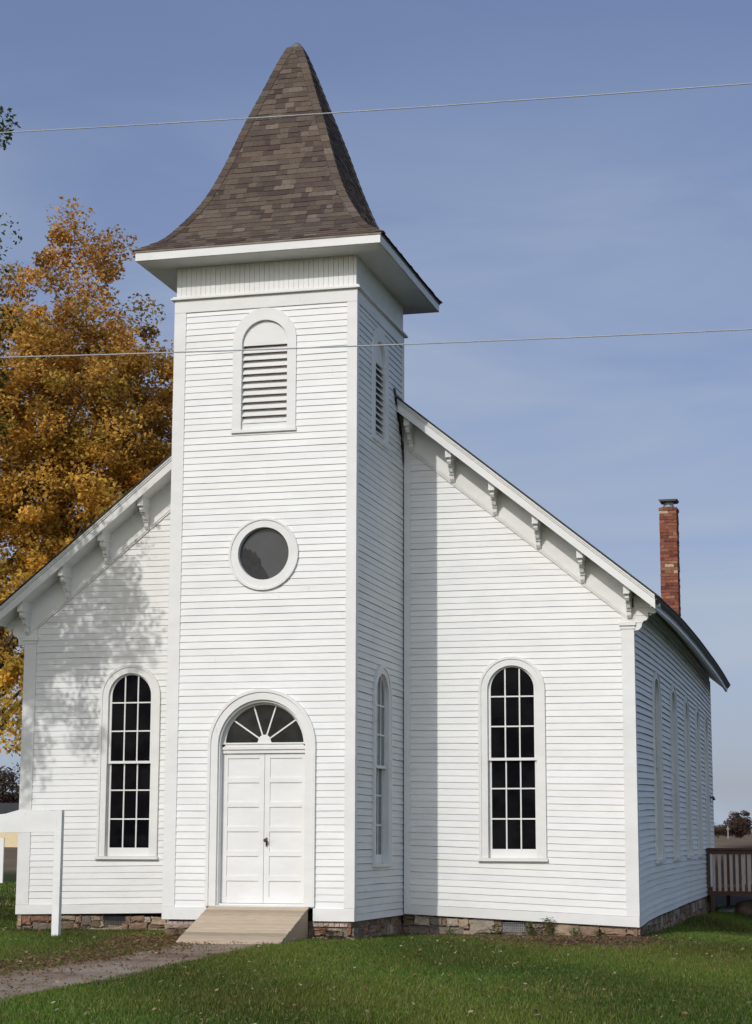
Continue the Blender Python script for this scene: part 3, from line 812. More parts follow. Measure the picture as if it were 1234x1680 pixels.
boulder('boulder',(8.1,17.5,-.50),(.3,.3,.2),9,'dark stone under the deck at the right picture edge',None,M_MORT)

# ---------------------------------------------------------------- wires
def wire(za,zb,sag,label):
    q=MB(); pts=[]
    for i in range(61):
        x=-30+80*i/60; f=(x-3.69)/(9.95-3.69)
        z=za+(zb-za)*f+sag*((x-7)**2)*.0018; pts.append((x,-14,z))
    q.tube(pts,.0055,8); o=q.build('overhead_cable',M_WIRE,smooth=True); tag(o,label,'cable','overhead cables'); return o
wire(7.045,6.86,1,'upper pale cable crossing in front of the spire')
wire(5.085,4.925,1,'lower pale cable crossing in front of the tower louvers')

# ---------------------------------------------------------------- ground
def axis(pts):
    out=[]
    for (a,b,st) in pts: 
        n=max(1,int(round((b-a)/st))); out+=[a+(b-a)*i/n for i in range(n)]
    out.append(pts[-1][1]); return np.array(out)
xs=axis([(-1500,-300,150),(-300,-60,20),(-60,-14,4),(-14,16,.4),(16,60,4),(60,300,20),(300,1500,150)])
ys=axis([(-400,-60,40),(-60,-20,4),(-20,24,.4),(24,130,3),(130,300,15),(300,2500,200)])
Xg,Yg=np.meshgrid(xs,ys); Zg=gz(Xg,Yg)
V=np.stack([Xg,Yg,Zg],-1).reshape(-1,3); nx=len(xs)
F=[(j*nx+i,j*nx+i+1,(j+1)*nx+i+1,(j+1)*nx+i) for j in range(len(ys)-1) for i in range(nx-1)]
me=bpy.data.meshes.new('ground'); me.from_pydata(V.tolist(),[],F)
m,nt,b=mat('lawn_and_fields')
tc=nd(nt,'ShaderNodeTexCoord'); sep=nd(nt,'ShaderNodeSeparateXYZ'); nt.links.new(tc.outputs['Object'],sep.inputs[0])
n1=noise(nt,1.2,(1,1,1),8,.7); lawn=ramp(nt,n1.outputs[0],[(.3,(.022,.032,.009)),(.55,(.040,.055,.016)),(.75,(.075,.065,.028))])
n2=noise(nt,.25,(1,1,1),8,.7); field=ramp(nt,n2.outputs[0],[(.3,(.115,.085,.06)),(.7,(.22,.165,.105))])
mr=nd(nt,'ShaderNodeMapRange'); mr.inputs['From Min'].default_value=62; mr.inputs['From Max'].default_value=70; nt.links.new(sep.outputs['Y'],mr.inputs['Value'])
mx=nd(nt,'ShaderNodeMix'); mx.data_type='RGBA'; nt.links.new(mr.outputs[0],mx.inputs[0]); nt.links.new(lawn.outputs[0],mx.inputs[6]); nt.links.new(field.outputs[0],mx.inputs[7])
n4=noise(nt,.9,(1,1,1),8,.7); dark_ground=ramp(nt,n4.outputs[0],[(.3,(.014,.009,.008)),(.7,(.030,.019,.016))])  # darker brown tone for the ground behind the deck
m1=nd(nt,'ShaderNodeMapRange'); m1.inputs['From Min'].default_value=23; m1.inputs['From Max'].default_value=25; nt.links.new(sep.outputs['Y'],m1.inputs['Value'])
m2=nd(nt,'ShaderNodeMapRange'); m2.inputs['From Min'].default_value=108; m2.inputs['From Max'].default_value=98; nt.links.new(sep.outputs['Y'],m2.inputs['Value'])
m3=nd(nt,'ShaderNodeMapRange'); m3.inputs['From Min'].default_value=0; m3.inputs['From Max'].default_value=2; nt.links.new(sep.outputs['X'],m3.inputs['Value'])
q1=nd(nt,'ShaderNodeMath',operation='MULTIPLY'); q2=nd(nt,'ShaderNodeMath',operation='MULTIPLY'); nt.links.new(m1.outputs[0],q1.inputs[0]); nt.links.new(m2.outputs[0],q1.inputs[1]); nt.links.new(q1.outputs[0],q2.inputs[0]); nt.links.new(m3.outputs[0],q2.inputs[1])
mx2=nd(nt,'ShaderNodeMix'); mx2.data_type='RGBA'; nt.links.new(q2.outputs[0],mx2.inputs[0]); nt.links.new(mx.outputs[2],mx2.inputs[6]); nt.links.new(dark_ground.outputs[0],mx2.inputs[7])
n5=noise(nt,1.1,(1,1,1),6,.7)
def gauss_patch(cx,cy,rx,ry):
    mp=nd(nt,'ShaderNodeMapping'); mp.inputs['Location'].default_value=(-cx/rx,-cy/ry,0); mp.inputs['Scale'].default_value=(1/rx,1/ry,0); nt.links.new(tc.outputs['Object'],mp.inputs[0])
    g_=nd(nt,'ShaderNodeTexGradient',gradient_type='SPHERICAL'); nt.links.new(mp.outputs[0],g_.inputs[0]); return g_.outputs[1]
dirt=ramp(nt,n5.outputs[0],[(.3,(.12,.07,.045)),(.7,(.21,.135,.085))])
cur_=mx2.outputs[2]
for pr_ in ((6.3,.7,2.2,3.2),(5.2,2.9,2.6,1.2),(2.8,-.3,.9,.8),(.3,-1.2,.9,1.6)):
    gp=gauss_patch(*pr_); rr_=nd(nt,'ShaderNodeMapRange'); rr_.inputs['From Min'].default_value=.05; rr_.inputs['From Max'].default_value=.4; nt.links.new(gp,rr_.inputs['Value'])
    mz=nd(nt,'ShaderNodeMix'); mz.data_type='RGBA'; nt.links.new(rr_.outputs[0],mz.inputs[0]); nt.links.new(cur_,mz.inputs[6]); nt.links.new(dirt.outputs[0],mz.inputs[7]); cur_=mz.outputs[2]
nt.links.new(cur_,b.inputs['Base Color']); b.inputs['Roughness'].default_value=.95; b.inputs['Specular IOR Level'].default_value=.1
n3=noise(nt,25,(1,1,1),4); bump(nt,n3.outputs[0],b,.6,.03)
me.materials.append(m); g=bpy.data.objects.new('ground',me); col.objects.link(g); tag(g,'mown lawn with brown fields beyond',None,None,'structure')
for p in me.polygons: p.use_smooth=True
# concrete path
q=MB(); ny=70
PY0,PY1=-26,-1.30
def pedge(y,s):
    return (.76 if s<0 else 2.24)+.05*math.sin(y*1.7+s)+.03*math.sin(y*4.3+2*s)
for i in range(ny+1):
    y=PY0+(PY1-PY0)*i/ny
    for k in range(5):
        x=pedge(y,-1)+(pedge(y,1)-pedge(y,-1))*k/4; q.v.append((x,y,GZ(x,y)+.012))
for i in range(ny):
    for k in range(4):
        a=i*5+k; q.face((a,a+1,a+6,a+5))
m,nt,b=mat('weathered_path')
n1=noise(nt,1.3,(1,1,1),5,.55); r1=ramp(nt,n1.outputs[0],[(.38,(.15,.092,.055)),(.5,(.25,.18,.13)),(.66,(.31,.245,.195))])
nt.links.new(r1.outputs[0],b.inputs['Base Color']); b.inputs['Roughness'].default_value=.9; n3=noise(nt,18,(1,1,1),6); bump(nt,n3.outputs[0],b,.25,.01)
p_=q.build('path',m); tag(p_,'worn grey path running from the ramp towards the viewer',None,None,'structure')

# numpy fields --------------------------------------------------------------
def vn(x,y,seed=0,fs=(1,2.1,4.3,8.7)):
    r=np.random.default_rng(seed); out=np.zeros_like(x); a=1;tot=0
    for f in fs:
        for _ in range(3):
            th=r.uniform(0,6.28); ph=r.uniform(0,6.28); out+=a*np.sin((x*np.cos(th)+y*np.sin(th))*f+ph)/3
        tot+=a*.5; a*=.65
    return out/tot
def meshnp(name,V,F3,colv,mt,smooth=False):
    me=bpy.data.meshes.new(name); nv=len(V); nf,k=F3.shape
    me.vertices.add(nv); me.vertices.foreach_set('co',V.astype(np.float32).ravel())
    me.loops.add(nf*k); me.loops.foreach_set('vertex_index',F3.astype(np.int32).ravel())
    me.polygons.add(nf); me.polygons.foreach_set('loop_start',np.arange(0,nf*k,k,dtype=np.int32)); me.polygons.foreach_set('loop_total',np.full(nf,k,dtype=np.int32))
    at=me.color_attributes.new('tint','FLOAT_COLOR','POINT')
    c=np.ones((nv,4),np.float32); c[:,:3]=colv; at.data.foreach_set('color',c.ravel())
    me.update(calc_edges=True); me.validate(); me.materials.append(mt)
    o=bpy.data.objects.new(name,me); col.objects.link(o); return o
CAM=np.array([10.719,-28.235]); 
def covered(x,y):
    c=(x>-3.82)&(x<6.80)&(y>D+.02)&(y<YB); c|=(x>.02)&(x<2.98)&(y>.02)&(y<D+.1)
    c|=(x>X0-.01)&(x<X1+.01)&(y>FY+.05)&(y<.1)
    return c
def grass(n,x0,x1,y0,y1,hmin,hmax,wd,seed,frus=None):
    r=np.random.default_rng(seed)
    x=r.uniform(x0,x1,n); y=r.uniform(y0,y1,n)
    keep=~covered(x,y)
    if frus is not None:
        dx=x-CAM[0]; dy=y-CAM[1]; th=np.arctan2(-dx,dy); lo,hi=.256-.195-frus,.256+.195+frus
        keep&=(th>lo)&(th<hi)
    n1=vn(x,y,3)
    onp=(y<PY1+.1)&(x>.80+.16*vn(x*2,y*2,5)+.1)&(x<2.20+.09*vn(x*2,y*2,6)-.05)
    keep&=~(onp&(r.random(n)>.02+.12*(vn(x*1.5,y*1.5,8)>.9)))
    # thin, leaf-littered turf along the path's left edge and bare soil by the walls
    edge=np.exp(-((x-.35)/.5)**2)*(y<-.2)*(y>-9); keep&=r.random(n)>edge*.55
    pt=1.25*np.exp(-((x-6.35)/1.35)**4-((y-.7)/2.0)**4)+1.1*np.exp(-((y-2.7)/.6)**4)*(x>3.3)*(x<7.2)+.45*np.exp(-((x-7.6)/.5)**2-((y-2.5)/1.0)**2); keep&=~((x>1)&(y>22.5)&(y<80)); keep&=r.random(n)>pt*.97*np.clip(.7+.5*vn(x*2,y*2,40),0,1)
    soil=((y>-.45)&(y<0)&(x>2.4)&(x<3.2)); keep&=~(soil&(r.random(n)<.72))
    x,y,n1=x[keep],y[keep],n1[keep]; n=len(x); z=gz(x,y)-.004
    near=np.minimum(1,np.maximum(0,(y+2)/10))
    h=r.uniform(hmin,hmax,n)*(1+.25*n1); wdt=wd*r.uniform(.7,1.3,n)
    a=r.uniform(0,2*np.pi,n); ln=r.uniform(.1,.8,n)*h; b=r.uniform(0,2*np.pi,n)
    ca,sa=np.cos(a)*wdt/2,np.sin(a)*wdt/2
    p0=np.stack([x-ca,y-sa,z],-1); p1=np.stack([x+ca,y+sa,z],-1); p2=np.stack([x+np.cos(b)*ln,y+np.sin(b)*ln,z+h],-1)
    V=np.stack([p0,p1,p2],1).reshape(-1,3); F=np.arange(n*3).reshape(-1,3)
    base=np.array([.070,.130,.016]); dry=np.array([.30,.25,.10]); dark=np.array([.036,.075,.011]); yel=np.array([.150,.175,.028])
    t=r.random(n)[:,None]; mixn=np.clip(.5+.45*n1,0,1)[:,None]
    c=base*(1-mixn)+yel*mixn*.8+dark*(1-mixn)*.3
    stripe=(.5+.5*np.sin((x*.6+y*.35)*2.2+.6*vn(x,y,12)))[:,None]; c=c*(.72+.50*stripe)
    pat=np.clip(vn(x*.8+3,y*.8,55)-.55,0,.5)[:,None]*.35; c=np.where(t<.08+pat,dry*r.uniform(.6,1.2,(n,1)),c*r.uniform(.6,1.4,(n,1)))
    return V,F,np.repeat(c,3,axis=0)
parts_=[grass(680000,-3,13,-14,3.6,.022,.060,.011,1,.03),grass(160000,-16,24,-26,3.6,.03,.075,.016,2),
        grass(150000,6.8,12,2.8,24,.035,.085,.018,3),grass(60000,-9,-3.8,-2,24,.035,.08,.02,4),grass(150000,-24,30,3,70,.05,.09,.05,5)]
Vs=[];Fs=[];Cs=[];o_=0
for V,F,c in parts_: Vs.append(V);Fs.append(F+o_);Cs.append(c);o_+=len(V)
go=meshnp('grass',np.concatenate(Vs),np.concatenate(Fs),np.concatenate(Cs),M_GRASS); tag(go,'short mown green grass of the churchyard lawn','grass',None,'stuff')
# fallen leaves / litter
def litter(n,seed,fn,size,cols,zoff=.0):
    r=np.random.default_rng(seed); x,y=fn(r,n); k=~covered(x,y); x,y=x[k],y[k]; n=len(x)
    z=gz(x,y)+zoff+r.uniform(.005,.05,n)
    s=size*r.uniform(.5,1.2,n); a=r.uniform(0,6.28,n); tl=r.uniform(-.6,.6,n)
    d1=np.stack([np.cos(a)*s,np.sin(a)*s,tl*s],-1); d2=np.stack([-np.sin(a)*s*.6,np.cos(a)*s*.6,r.uniform(-.5,.5,n)*s],-1)
    c=np.stack([x,y,z],-1); V=np.stack([c-d1,c-d2*.9,c+d1,c+d2],1).reshape(-1,3); F=np.arange(n*4).reshape(-1,4)
    cc=np.array(cols)[r.integers(0,len(cols),n)]*r.uniform(.7,1.2,(n,1)); return V,F,np.repeat(cc,4,axis=0)
LC=[(.42,.34,.16),(.30,.17,.07),(.22,.12,.055),(.5,.44,.26),(.35,.22,.09)]
def f_all(r,n): return r.uniform(-4,13,n),r.uniform(-14,6,n)
def f_path(r,n): return r.normal(.45,.42,n),r.uniform(-11,-.3,n)
def f_pathin(r,n): return r.uniform(.6,2.3,n),r.uniform(-12,-1.4,n)
def f_soil(r,n):
    x=r.uniform(3.2,7.3,n); y=D-np.abs(r.normal(0,.35,n)); k=r.random(n)<.45; x=np.where(k,r.normal(6.1,.75,n),x); y=np.where(k,r.normal(.7,1.0,n),y); return x,y
def f_ramp(r,n): return r.uniform(-.5,.8,n),r.normal(-.8,.7,n)
L_=[litter(2000,1,f_all,.026,LC+[(.6,.56,.42)],.03),litter(5200,2,f_path,.03,[(.26,.15,.08),(.2,.11,.06),(.33,.22,.12)]),litter(900,3,f_pathin,.022,[(.2,.12,.07),(.3,.2,.1)],.012),litter(9000,4,f_soil,.026,[(.22,.13,.08),(.28,.17,.1),(.16,.10,.06)]),litter(1200,5,f_ramp,.03,[(.24,.14,.07),(.3,.19,.1)])]
Vs=[];Fs=[];Cs=[];o_=0
for V,F,c in L_: Vs.append(V);Fs.append(F+o_);Cs.append(c);o_+=len(V)
lo=meshnp('fallen_leaves',np.concatenate(Vs),np.concatenate(Fs),np.concatenate(Cs),M_LEAF); tag(lo,'small dry tan and brown leaves scattered over the lawn and path','leaves',None,'stuff')

# ---------------------------------------------------------------- trees
def tree(name,label,cat,base,trunk_h,trunk_r,clusters,leaf,nper,colfn,group=None,csize=(.5,.5,.38),limbs=9,seed=1,bark=M_BARK,fork=None):
    """clusters: (n,3) array of clump centres; limbs reach towards them"""
    r=np.random.default_rng(seed); rr=random.Random(seed)
    t=thing(name,label,cat,base,group)
    q=MB(); b=Vector(base)
    top=b+Vector((rr.uniform(-.4,.4),rr.uniform(-.4,.4),trunk_h))
    path=[b+(top-b)*(i/8)+Vector((.12*math.sin(i*1.1+seed),.1*math.cos(i*1.3),0))*(1 if i else 0) for i in range(9)]
    q.tube([b-Vector((0,0,.3))]+path,[trunk_r*1.5]+[trunk_r*(1.25-.95*i/8) for i in range(9)],10)
    # limbs
    idx=np.argsort(r.random(len(clusters)))[:limbs]; skel=[]
    for i in range(3,9): skel.append((path[i],trunk_r*(1.25-.95*i/8)))
    far=sorted(range(len(clusters)),key=lambda i:-((clusters[i][0]-base[0])**2+(clusters[i][1]-base[1])**2)+rr.uniform(0,12))[:limbs]
    for i in far:
        c=Vector(clusters[i]); hh=max(.25,min(.95,(c.z-b.z)/trunk_h*.62)); k=int(hh*8); st=path[k]; r0=trunk_r*(1.25-.95*k/8)*.42
        pts=[];rad=[]
        for j in range(8):
            f=j/7; p=st.lerp(c,f)+Vector((0,0,math.sin(f*math.pi)*-.0))+Vector((rr.uniform(-.12,.12),rr.uniform(-.12,.12),.35*math.sin(f*math.pi)+rr.uniform(-.1,.1)))*(1 if 0<j<7 else 0)
            pts.append(p); rad.append(max(.012,r0*(1-.88*f))); skel.append((p,rad[-1]))
        q.tube(pts,rad,7)
    # twigs grow from the nearest wood, each clump's own twig becoming wood for the next
    SK=[tuple(p) for p,_ in skel]; SR=[w for _,w in skel]
    cl=np.array(clusters); d0=np.array([min(((np.array(k)-c)**2).sum() for k in SK) for c in cl])
    for ii in np.argsort(d0):
        c=cl[ii]; A_=np.array(SK); d=((A_-c)**2).sum(1)+(np.maximum(0,A_[:,2]-c[2]+.1)**2)*3; k=int(np.argmin(d)); p0=Vector(SK[k]); c_=Vector(c)
        off=Vector((rr.uniform(-.12,.12),rr.uniform(-.12,.12),rr.uniform(-.05,.18))); md=p0.lerp(c_,.5)+off; r0=min(.03,SR[k]*.7+.004)
        q.tube([p0,p0.lerp(c_,.25)+off*.6,md,c_,c_+(c_-md).normalized()*.35],[r0,r0*.85,r0*.7,r0*.45,.004],5,False)
        SK+=[tuple(md),tuple(c_)]; SR+=[r0*.7,r0*.45]
    tr=q.build('trunk',bark,t,smooth=True,recalc=False)
    n=len(clusters)*nper; C=np.repeat(np.array(clusters),nper,axis=0); ci=np.repeat(np.arange(len(clusters)),nper)
    sz=r.uniform(.55,1.35,len(clusters))[ci][:,None]
    g=r.normal(size=(n,3)); g/=np.linalg.norm(g,axis=1)[:,None]; g*=(r.random((n,1))**.45)*1.5
    P=C+g*np.array(csize)*sz
    # spiky upward sprays
    s=leaf*r.uniform(.55,1.25,n)[:,None]
    out=P-np.array([base[0],base[1],base[2]+trunk_h*.5]); out/=np.linalg.norm(out,axis=1)[:,None]
    nrm=r.normal(size=(n,3))*.8+out*.5+np.array([0,0,.5]); nrm/=np.linalg.norm(nrm,axis=1)[:,None]
    a=np.cross(nrm,r.normal(size=(n,3))); a/=np.linalg.norm(a,axis=1)[:,None]; bb=np.cross(nrm,a)
    V=np.stack([P-a*s*.5,P-bb*s*.36+nrm*s*.1,P+a*s*.62,P+bb*s*.36+nrm*s*.1],1).reshape(-1,3)
    cc=colfn(P,C,r,ci); meshcol=np.repeat(cc,4,axis=0)
    cr=meshnp('crown',V,np.arange(n*4).reshape(-1,4),meshcol,M_LEAF); setpar(cr,t)
    return t
def crown_pts(n,c,rad,seed,shell=.55,prof=None,keep=None,mind=.0):
    r=np.random.default_rng(seed); out=[]
    while len(out)<n:
        g=r.normal(size=3); g/=np.linalg.norm(g); k=(shell+(1-shell)*r.random())*(.86+.22*math.sin(g[0]*5+seed)*math.sin(g[2]*4+g[1]*5+seed*2))
        if r.random()<.25: k*=r.random()**.5
        p=np.array(c)+g*np.array(rad)*k
        if prof is not None:
            f=prof((p[2]-c[2])/rad[2]); p[0]=c[0]+(p[0]-c[0])*f; p[1]=c[1]+(p[1]-c[1])*f
        if keep is None or keep(p): out.append(p)
    return np.array(out)
def col_maple(zlo,zhi):
    A=np.array([.68,.39,.07]); B=np.array([.54,.29,.10]); Cc=np.array([.76,.52,.07]); G=np.array([.10,.11,.02])
    def f(P,C,r,ci):
        t=np.clip((P[:,2]-zlo)/(zhi-zlo),0,1)[:,None]; cv=r.random(ci.max()+1)[ci][:,None]
        base=Cc*(1-t)+B*t; base=base*(.55)+A*.45*(.6+.8*cv)
        base=np.where(cv>.86,base*.5+G*.8,base)
        return base*r.uniform(.6,1.25,(len(P),1))*(.8+.4*cv)
    return f
# tall orange maple and its smaller neighbour
mA=np.concatenate([crown_pts(600,(-10.4,18.5,10.8),(4.8,4.8,7.4),3,.45,prof=lambda h:1.0-.40*max(0,h)**1.4,keep=lambda p:p[2]>4.7),np.array([(-10.1,18.2,17.6),(-9.9,18,17.9),(-9.6,18.1,17.2),(-10.4,18.3,17.5),(-10.8,18.3,16.9),(-9.3,18,16.8),(-8.9,17.8,16.9),(-8.5,17.8,17.0),(-8.9,18,16.3),(-11.6,18.2,16.5),(-11.9,18,16.1),(-11.3,18,15.9),(-9.2,18,15.8),(-8.8,18,15.2),(-8.4,18,14.6),(-8.2,18,13.8),(-9.0,17.8,14.5),(-9.5,17.8,15.2),(-9.6,17.9,16.2),(-10.2,17.9,16.8)])+np.array([0,0,-.15]),np.array([(-9.3,14.2,5.3),(-8.9,14.2,4.9),(-9.4,14.2,4.4),(-9.0,14.3,4.1),(-9.25,14.2,3.6),(-9.6,14.3,5.0)])])
tree('autumn_maple','tallest orange and gold autumn maple rising behind the left roof slope','tree',(-12.7,18.9,GZ(-12.7,18.9)),13,.30,mA,.115,210,col_maple(4,17),seed=3,group='autumn maples behind the church',limbs=16,csize=(.37,.37,.29))
mB=crown_pts(230,(-7.9,20.5,9.6),(3.3,3.3,5.4),8,.5,prof=lambda h:1.0-.45*max(0,h))
tree('autumn_maple','smaller brownish autumn maple tucked between the tall maple and the tower','tree',(-7.9,20.6,GZ(-7.9,20.6)),10,.22,mB,.11,200,col_maple(2,20),seed=8,group='autumn maples behind the church',limbs=12,csize=(.34,.34,.28))
# green tree standing left of the church, mostly out of frame; it dapples the left gable
def col_green(P,C,r,ci):
    cv=r.random(ci.max()+1)[ci][:,None]; G=np.array([.085,.115,.02]); Y=np.array([.30,.24,.04])
    return (G*(1-.35*cv)+Y*.35*cv**2)*r.uniform(.6,1.4,(len(P),1))
mC=np.concatenate([crown_pts(560,(-6.7,-2.8,9.5),(5.2,5.0,4.4),5,.3,keep=lambda p:p[2]>7.2 and p[0]<-.475*(p[1]+28.2)+10.72-.62-.04*(p[2]-3)),np.array([(-4.3,1.8,13.6),(-4.3,1.8,13.85),(-4.55,1.9,11.85),(-4.65,2,10.3),(-4.6,2,9.7),(-4.6,2,8.6),(-4.65,2.1,7.9),(-4.6,2,7.2),(-4.75,2.3,9.0),(-4.38,2,10.2),(-4.42,2,9.3),(-4.38,2,8.3),(-4.42,2,7.6),(-4.55,2,6.9)])])
tree('green_tree','dark green leafy tree whose branches reach in at the left picture edge','tree',(-8.2,-1.9,GZ(-8.2,-1.9)),9.5,.34,mC,.085,260,col_green,seed=5,limbs=18,csize=(.42,.42,.30))
# far trees
def col_far(c1,c2):
    c1=np.array(c1);c2=np.array(c2)
    return lambda P,C,r,ci:(c1+(c2-c1)*r.random(ci.max()+1)[ci][:,None])*r.uniform(.7,1.25,(len(P),1))
def fartree(x,y,h,w,label,c1,c2,seed,group='far trees'):
    z=GZ(x,y); pts=crown_pts(70,(x,y,z+h*.46),(w,w,h*.52),seed,.4)
    tree('far_tree',label,'tree',(x,y,z),h*.55,h*.02,pts,min(.3,h*.055),150,col_far(c1,c2),group,(w*.24,w*.24,h*.09),8,seed)
fartree(-2.1,150,2.5,1.35,'round bare purplish tree on the horizon right of the church',(.10,.065,.055),(.16,.10,.08),31)
fartree(-4.2,152,1.5,2.2,'low brown bush just left of the round tree on the horizon',(.10,.07,.045),(.14,.10,.06),32)
fartree(1.6,156,1.7,2.2,'low rusty bush on the horizon at the right picture edge',(.13,.08,.05),(.17,.11,.07),33)
fartree(-73.5,146,8.6,4.2,'grey brown half bare tree behind the sign at the left edge',(.10,.075,.055),(.15,.11,.08),34)
fartree(-72.2,152,6.2,2.3,'rust orange shrubby tree next to the left church corner',(.22,.10,.035),(.28,.14,.05),35)
# cream building far left
fb_=thing('farm_shed','low cream coloured shed with dark roof far behind the sign arm','shed',(-52,112,GZ(-52,112)))
z0=GZ(-52,112)
q=MB(); q.box(-62,-46,110,118,z0-.3,z0+2.2); q.build('wall',M_CREAM,fb_)
q=MB(); q.prism(lambda u,w,v:(w,u,v),[(109.5,z0+2.2),(114,z0+3.4),(118.5,z0+2.2)],-62.5,-45.5); q.build('roof',M_ROOF,fb_)
# far pole
px,py=-.62,118; q=MB(); zz=GZ(px,py); q.tube([(px,py,zz-.3),(px,py,2.55)],[.035,.03],8); q.box(px-.1,px+.1,py-.02,py+.02,2.3,2.36)
tag(q.build('utility_pole',M_GALV),'thin pale pole standing in the brown field right of the church','pole')
# weeds
def weed(x,y,h,n,seed,label,c=(.11,.17,.035)):
    r=np.random.default_rng(seed); z=GZ(x,y); V=[];F=[];Cc=[]
    for i in range(n):
        a=r.uniform(0,6.28); l=r.uniform(.3,1)*h; ox,oy=np.cos(a)*r.uniform(0,.12),np.sin(a)*.5*r.uniform(0,.1); zz=z+l; s=r.uniform(.02,.045)
        b=r.uniform(0,6.28); p=np.array([x+ox,y+oy,zz]); d=np.array([np.cos(b),np.sin(b),r.uniform(-.4,.4)])*s; e=np.array([-np.sin(b),np.cos(b),r.uniform(-.3,.3)])*s*.5
        k=len(V); V+=[p-d,p-e,p+d,p+e]; F.append((k,k+1,k+2,k+3)); Cc+=[np.array(c)*r.uniform(.7,1.4)]*4
    for i in range(6):
        a=r.uniform(0,6.28); k=len(V); tip=np.array([x+np.cos(a)*.1,y+np.sin(a)*.06,z+h*r.uniform(.6,1)]); V+=[np.array([x-.004,y,z-.02]),np.array([x+.004,y,z-.02]),tip+np.array([.002,0,0]),tip-np.array([.002,0,0])]; F.append((k,k+1,k+2,k+3)); Cc+=[np.array(c)*.8]*4
    o=meshnp('weed',np.array(V),np.array(F),np.array(Cc),M_LEAF); tag(o,label,'weed','weeds along the foundation')
weed(5.42,2.93,.36,80,1,'tall green weed below the right arched window sill corner')
weed(5.15,2.90,.26,90,2,'low green weed just left of the tall weed under the right window')
weed(5.85,2.92,.2,70,3,'small weed at the stone foundation right of the tall weed')
weed(3.85,2.9,.12,30,4,'small weed at the foundation near the tower corner shade')
weed(4.55,2.90,.22,60,11,'leafy green weed in front of the pale foundation vent grille')
weed(6.25,2.9,.16,50,12,'green weed at the foundation near the right pilaster',(.08,.11,.03))
weed(2.6,-.12,.22,60,5,'dry brown weed tuft between the ramp and the tower corner',(.20,.12,.06))
weed(2.78,-.14,.15,40,6,'low brown weed tuft closest to the tower corner',(.17,.11,.06))
weed(.35,-.35,.14,50,7,'brown leafy weed at the left foot of the ramp',(.20,.11,.055))

# ---------------------------------------------------------------- light & sky
SUN=Vector((-.186,-1,.64)).normalized()
el=math.asin(SUN.z); az=math.atan2(SUN.x,SUN.y)
sd=bpy.data.lights.new('sun','SUN'); sd.energy=2.05; sd.angle=R(.53); sd.color=(1,.97,.925)
so=bpy.data.objects.new('sun',sd); col.objects.link(so); so.rotation_euler=SUN.to_track_quat('Z','Y').to_euler()
w=bpy.data.worlds.new('World'); sc.world=w; w.use_nodes=True; nt=w.node_tree
bg=nt.nodes['Background']; sky=nt.nodes.new('ShaderNodeTexSky'); sky.sky_type='NISHITA'; sky.sun_disc=False
sky.sun_elevation=el; sky.sun_rotation=az; sky.air_density=1.0; sky.dust_density=1.5; sky.ozone_density=2.0; sky.altitude=200
# thin high cirrus veil
tc=nt.nodes.new('ShaderNodeTexCoord'); mp=nt.nodes.new('ShaderNodeMapping'); mp.inputs['Scale'].default_value=(1.5,1.5,7); mp.inputs['Rotation'].default_value=(0,R(24),R(10))
no=nt.nodes.new('ShaderNodeTexNoise'); no.inputs['Scale'].default_value=2.2; no.inputs['Detail'].default_value=7; no.inputs['Distortion'].default_value=.6
cr=nt.nodes.new('ShaderNodeValToRGB'); cr.color_ramp.elements[0].position=.42; cr.color_ramp.elements[1].position=.85; cr.color_ramp.elements[1].color=(.5,.5,.5,1)
mxx=nt.nodes.new('ShaderNodeMix'); mxx.data_type='RGBA'; mxx.inputs[7].default_value=(3.75,4.4,5.4,1)
cr.color_ramp.elements[0].position=.40; cr.color_ramp.elements[0].color=(.18,.18,.18,1); cr.color_ramp.elements[1].position=.66; cr.color_ramp.elements[1].color=(1,1,1,1)
vm=nt.nodes.new('ShaderNodeMath'); vm.operation='MULTIPLY'; zs=nt.nodes.new('ShaderNodeSeparateXYZ'); nt.links.new(tc.outputs['Generated'],zs.inputs[0])
zr=nt.nodes.new('ShaderNodeMapRange'); zr.interpolation_type='SMOOTHSTEP'; zr.inputs['From Min'].default_value=.46; zr.inputs['From Max'].default_value=.12; zr.inputs['To Min'].default_value=.05; zr.inputs['To Max'].default_value=.9; nt.links.new(zs.outputs['Z'],zr.inputs['Value'])
nt.links.new(tc.outputs['Generated'],mp.inputs[0]); nt.links.new(mp.outputs[0],no.inputs['Vector']); nt.links.new(no.outputs[0],cr.inputs[0])
gm=nt.nodes.new('ShaderNodeGamma'); gm.inputs[1].default_value=.65
sm=nt.nodes.new('ShaderNodeMix'); sm.data_type='RGBA'; sm.blend_type='MULTIPLY'; sm.inputs[0].default_value=1; sm.inputs[7].default_value=(1.17,1.20,1.54,1); sm.clamp_result=False
nt.links.new(sky.outputs[0],gm.inputs[0]); nt.links.new(gm.outputs[0],sm.inputs[6])
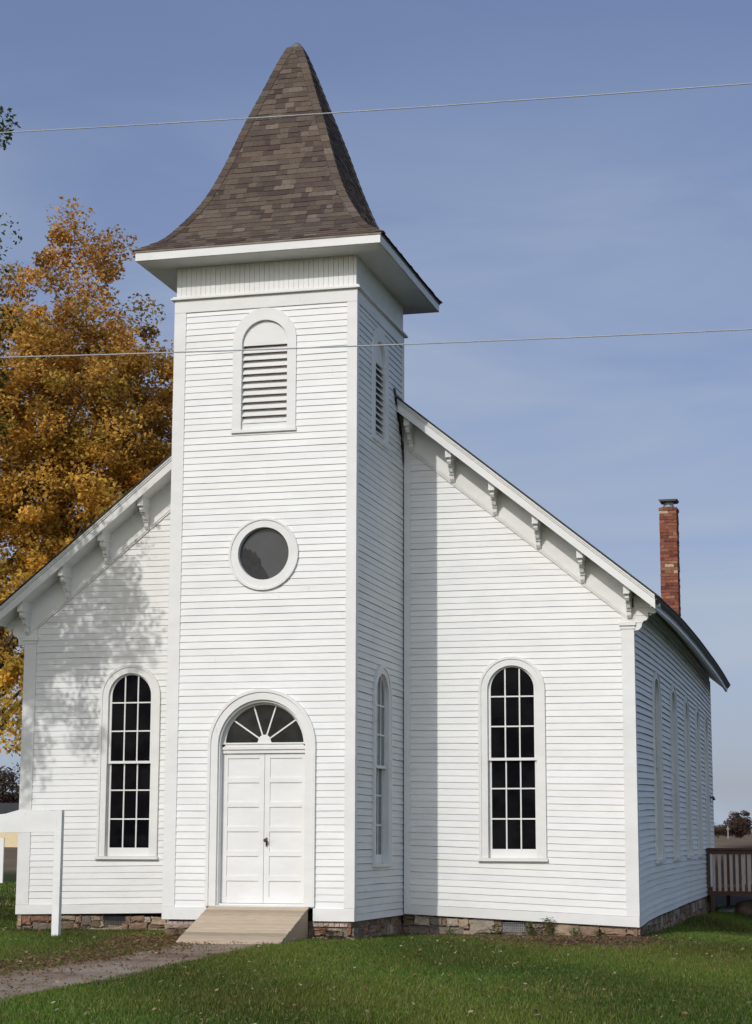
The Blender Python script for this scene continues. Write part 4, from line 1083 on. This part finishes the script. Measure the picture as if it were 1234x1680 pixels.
nt.links.new(cr.outputs[0],vm.inputs[0]); nt.links.new(zr.outputs[0],vm.inputs[1]); nt.links.new(vm.outputs[0],mxx.inputs[0]); 
# unseen sky half behind the camera, boosted to fill light into the shade
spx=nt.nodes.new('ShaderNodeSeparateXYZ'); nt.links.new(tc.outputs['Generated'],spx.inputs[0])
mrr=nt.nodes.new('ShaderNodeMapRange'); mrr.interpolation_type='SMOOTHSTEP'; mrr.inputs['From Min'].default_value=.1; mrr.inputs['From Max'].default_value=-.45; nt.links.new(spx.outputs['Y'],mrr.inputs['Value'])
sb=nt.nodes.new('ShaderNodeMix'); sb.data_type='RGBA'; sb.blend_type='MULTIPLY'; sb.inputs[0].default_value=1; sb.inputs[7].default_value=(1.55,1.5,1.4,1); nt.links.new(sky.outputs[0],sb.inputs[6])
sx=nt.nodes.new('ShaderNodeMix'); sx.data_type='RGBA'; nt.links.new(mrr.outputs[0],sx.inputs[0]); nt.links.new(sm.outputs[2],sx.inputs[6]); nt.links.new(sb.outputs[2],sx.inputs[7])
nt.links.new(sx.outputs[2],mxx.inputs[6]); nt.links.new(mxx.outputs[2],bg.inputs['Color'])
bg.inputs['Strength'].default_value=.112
# ---------------------------------------------------------------- camera
yaw,pitch,roll=.25601731,.17050036,.00303591
cd=bpy.data.cameras.new('camera'); cam=bpy.data.objects.new('camera',cd); col.objects.link(cam)
f=Vector((-math.sin(yaw)*math.cos(pitch),math.cos(yaw)*math.cos(pitch),math.sin(pitch))); rt=Vector((math.cos(yaw),math.sin(yaw),0)); up=rt.cross(f)
r2=rt*math.cos(roll)+up*math.sin(roll); u2=up*math.cos(roll)-rt*math.sin(roll)
mtx=Matrix((r2,u2,-f)).transposed().to_4x4(); mtx.translation=Vector((10.719110966,-28.2353678,1.1387180)); cam.matrix_world=mtx
cd.sensor_fit='HORIZONTAL'; cd.sensor_width=36; cd.lens=36*3164.75/1234; cd.clip_end=6000; cd.clip_start=.1
sc.camera=cam
sc.view_settings.view_transform='Standard'; sc.view_settings.look='None'; sc.view_settings.gamma=1; sc.view_settings.exposure=0
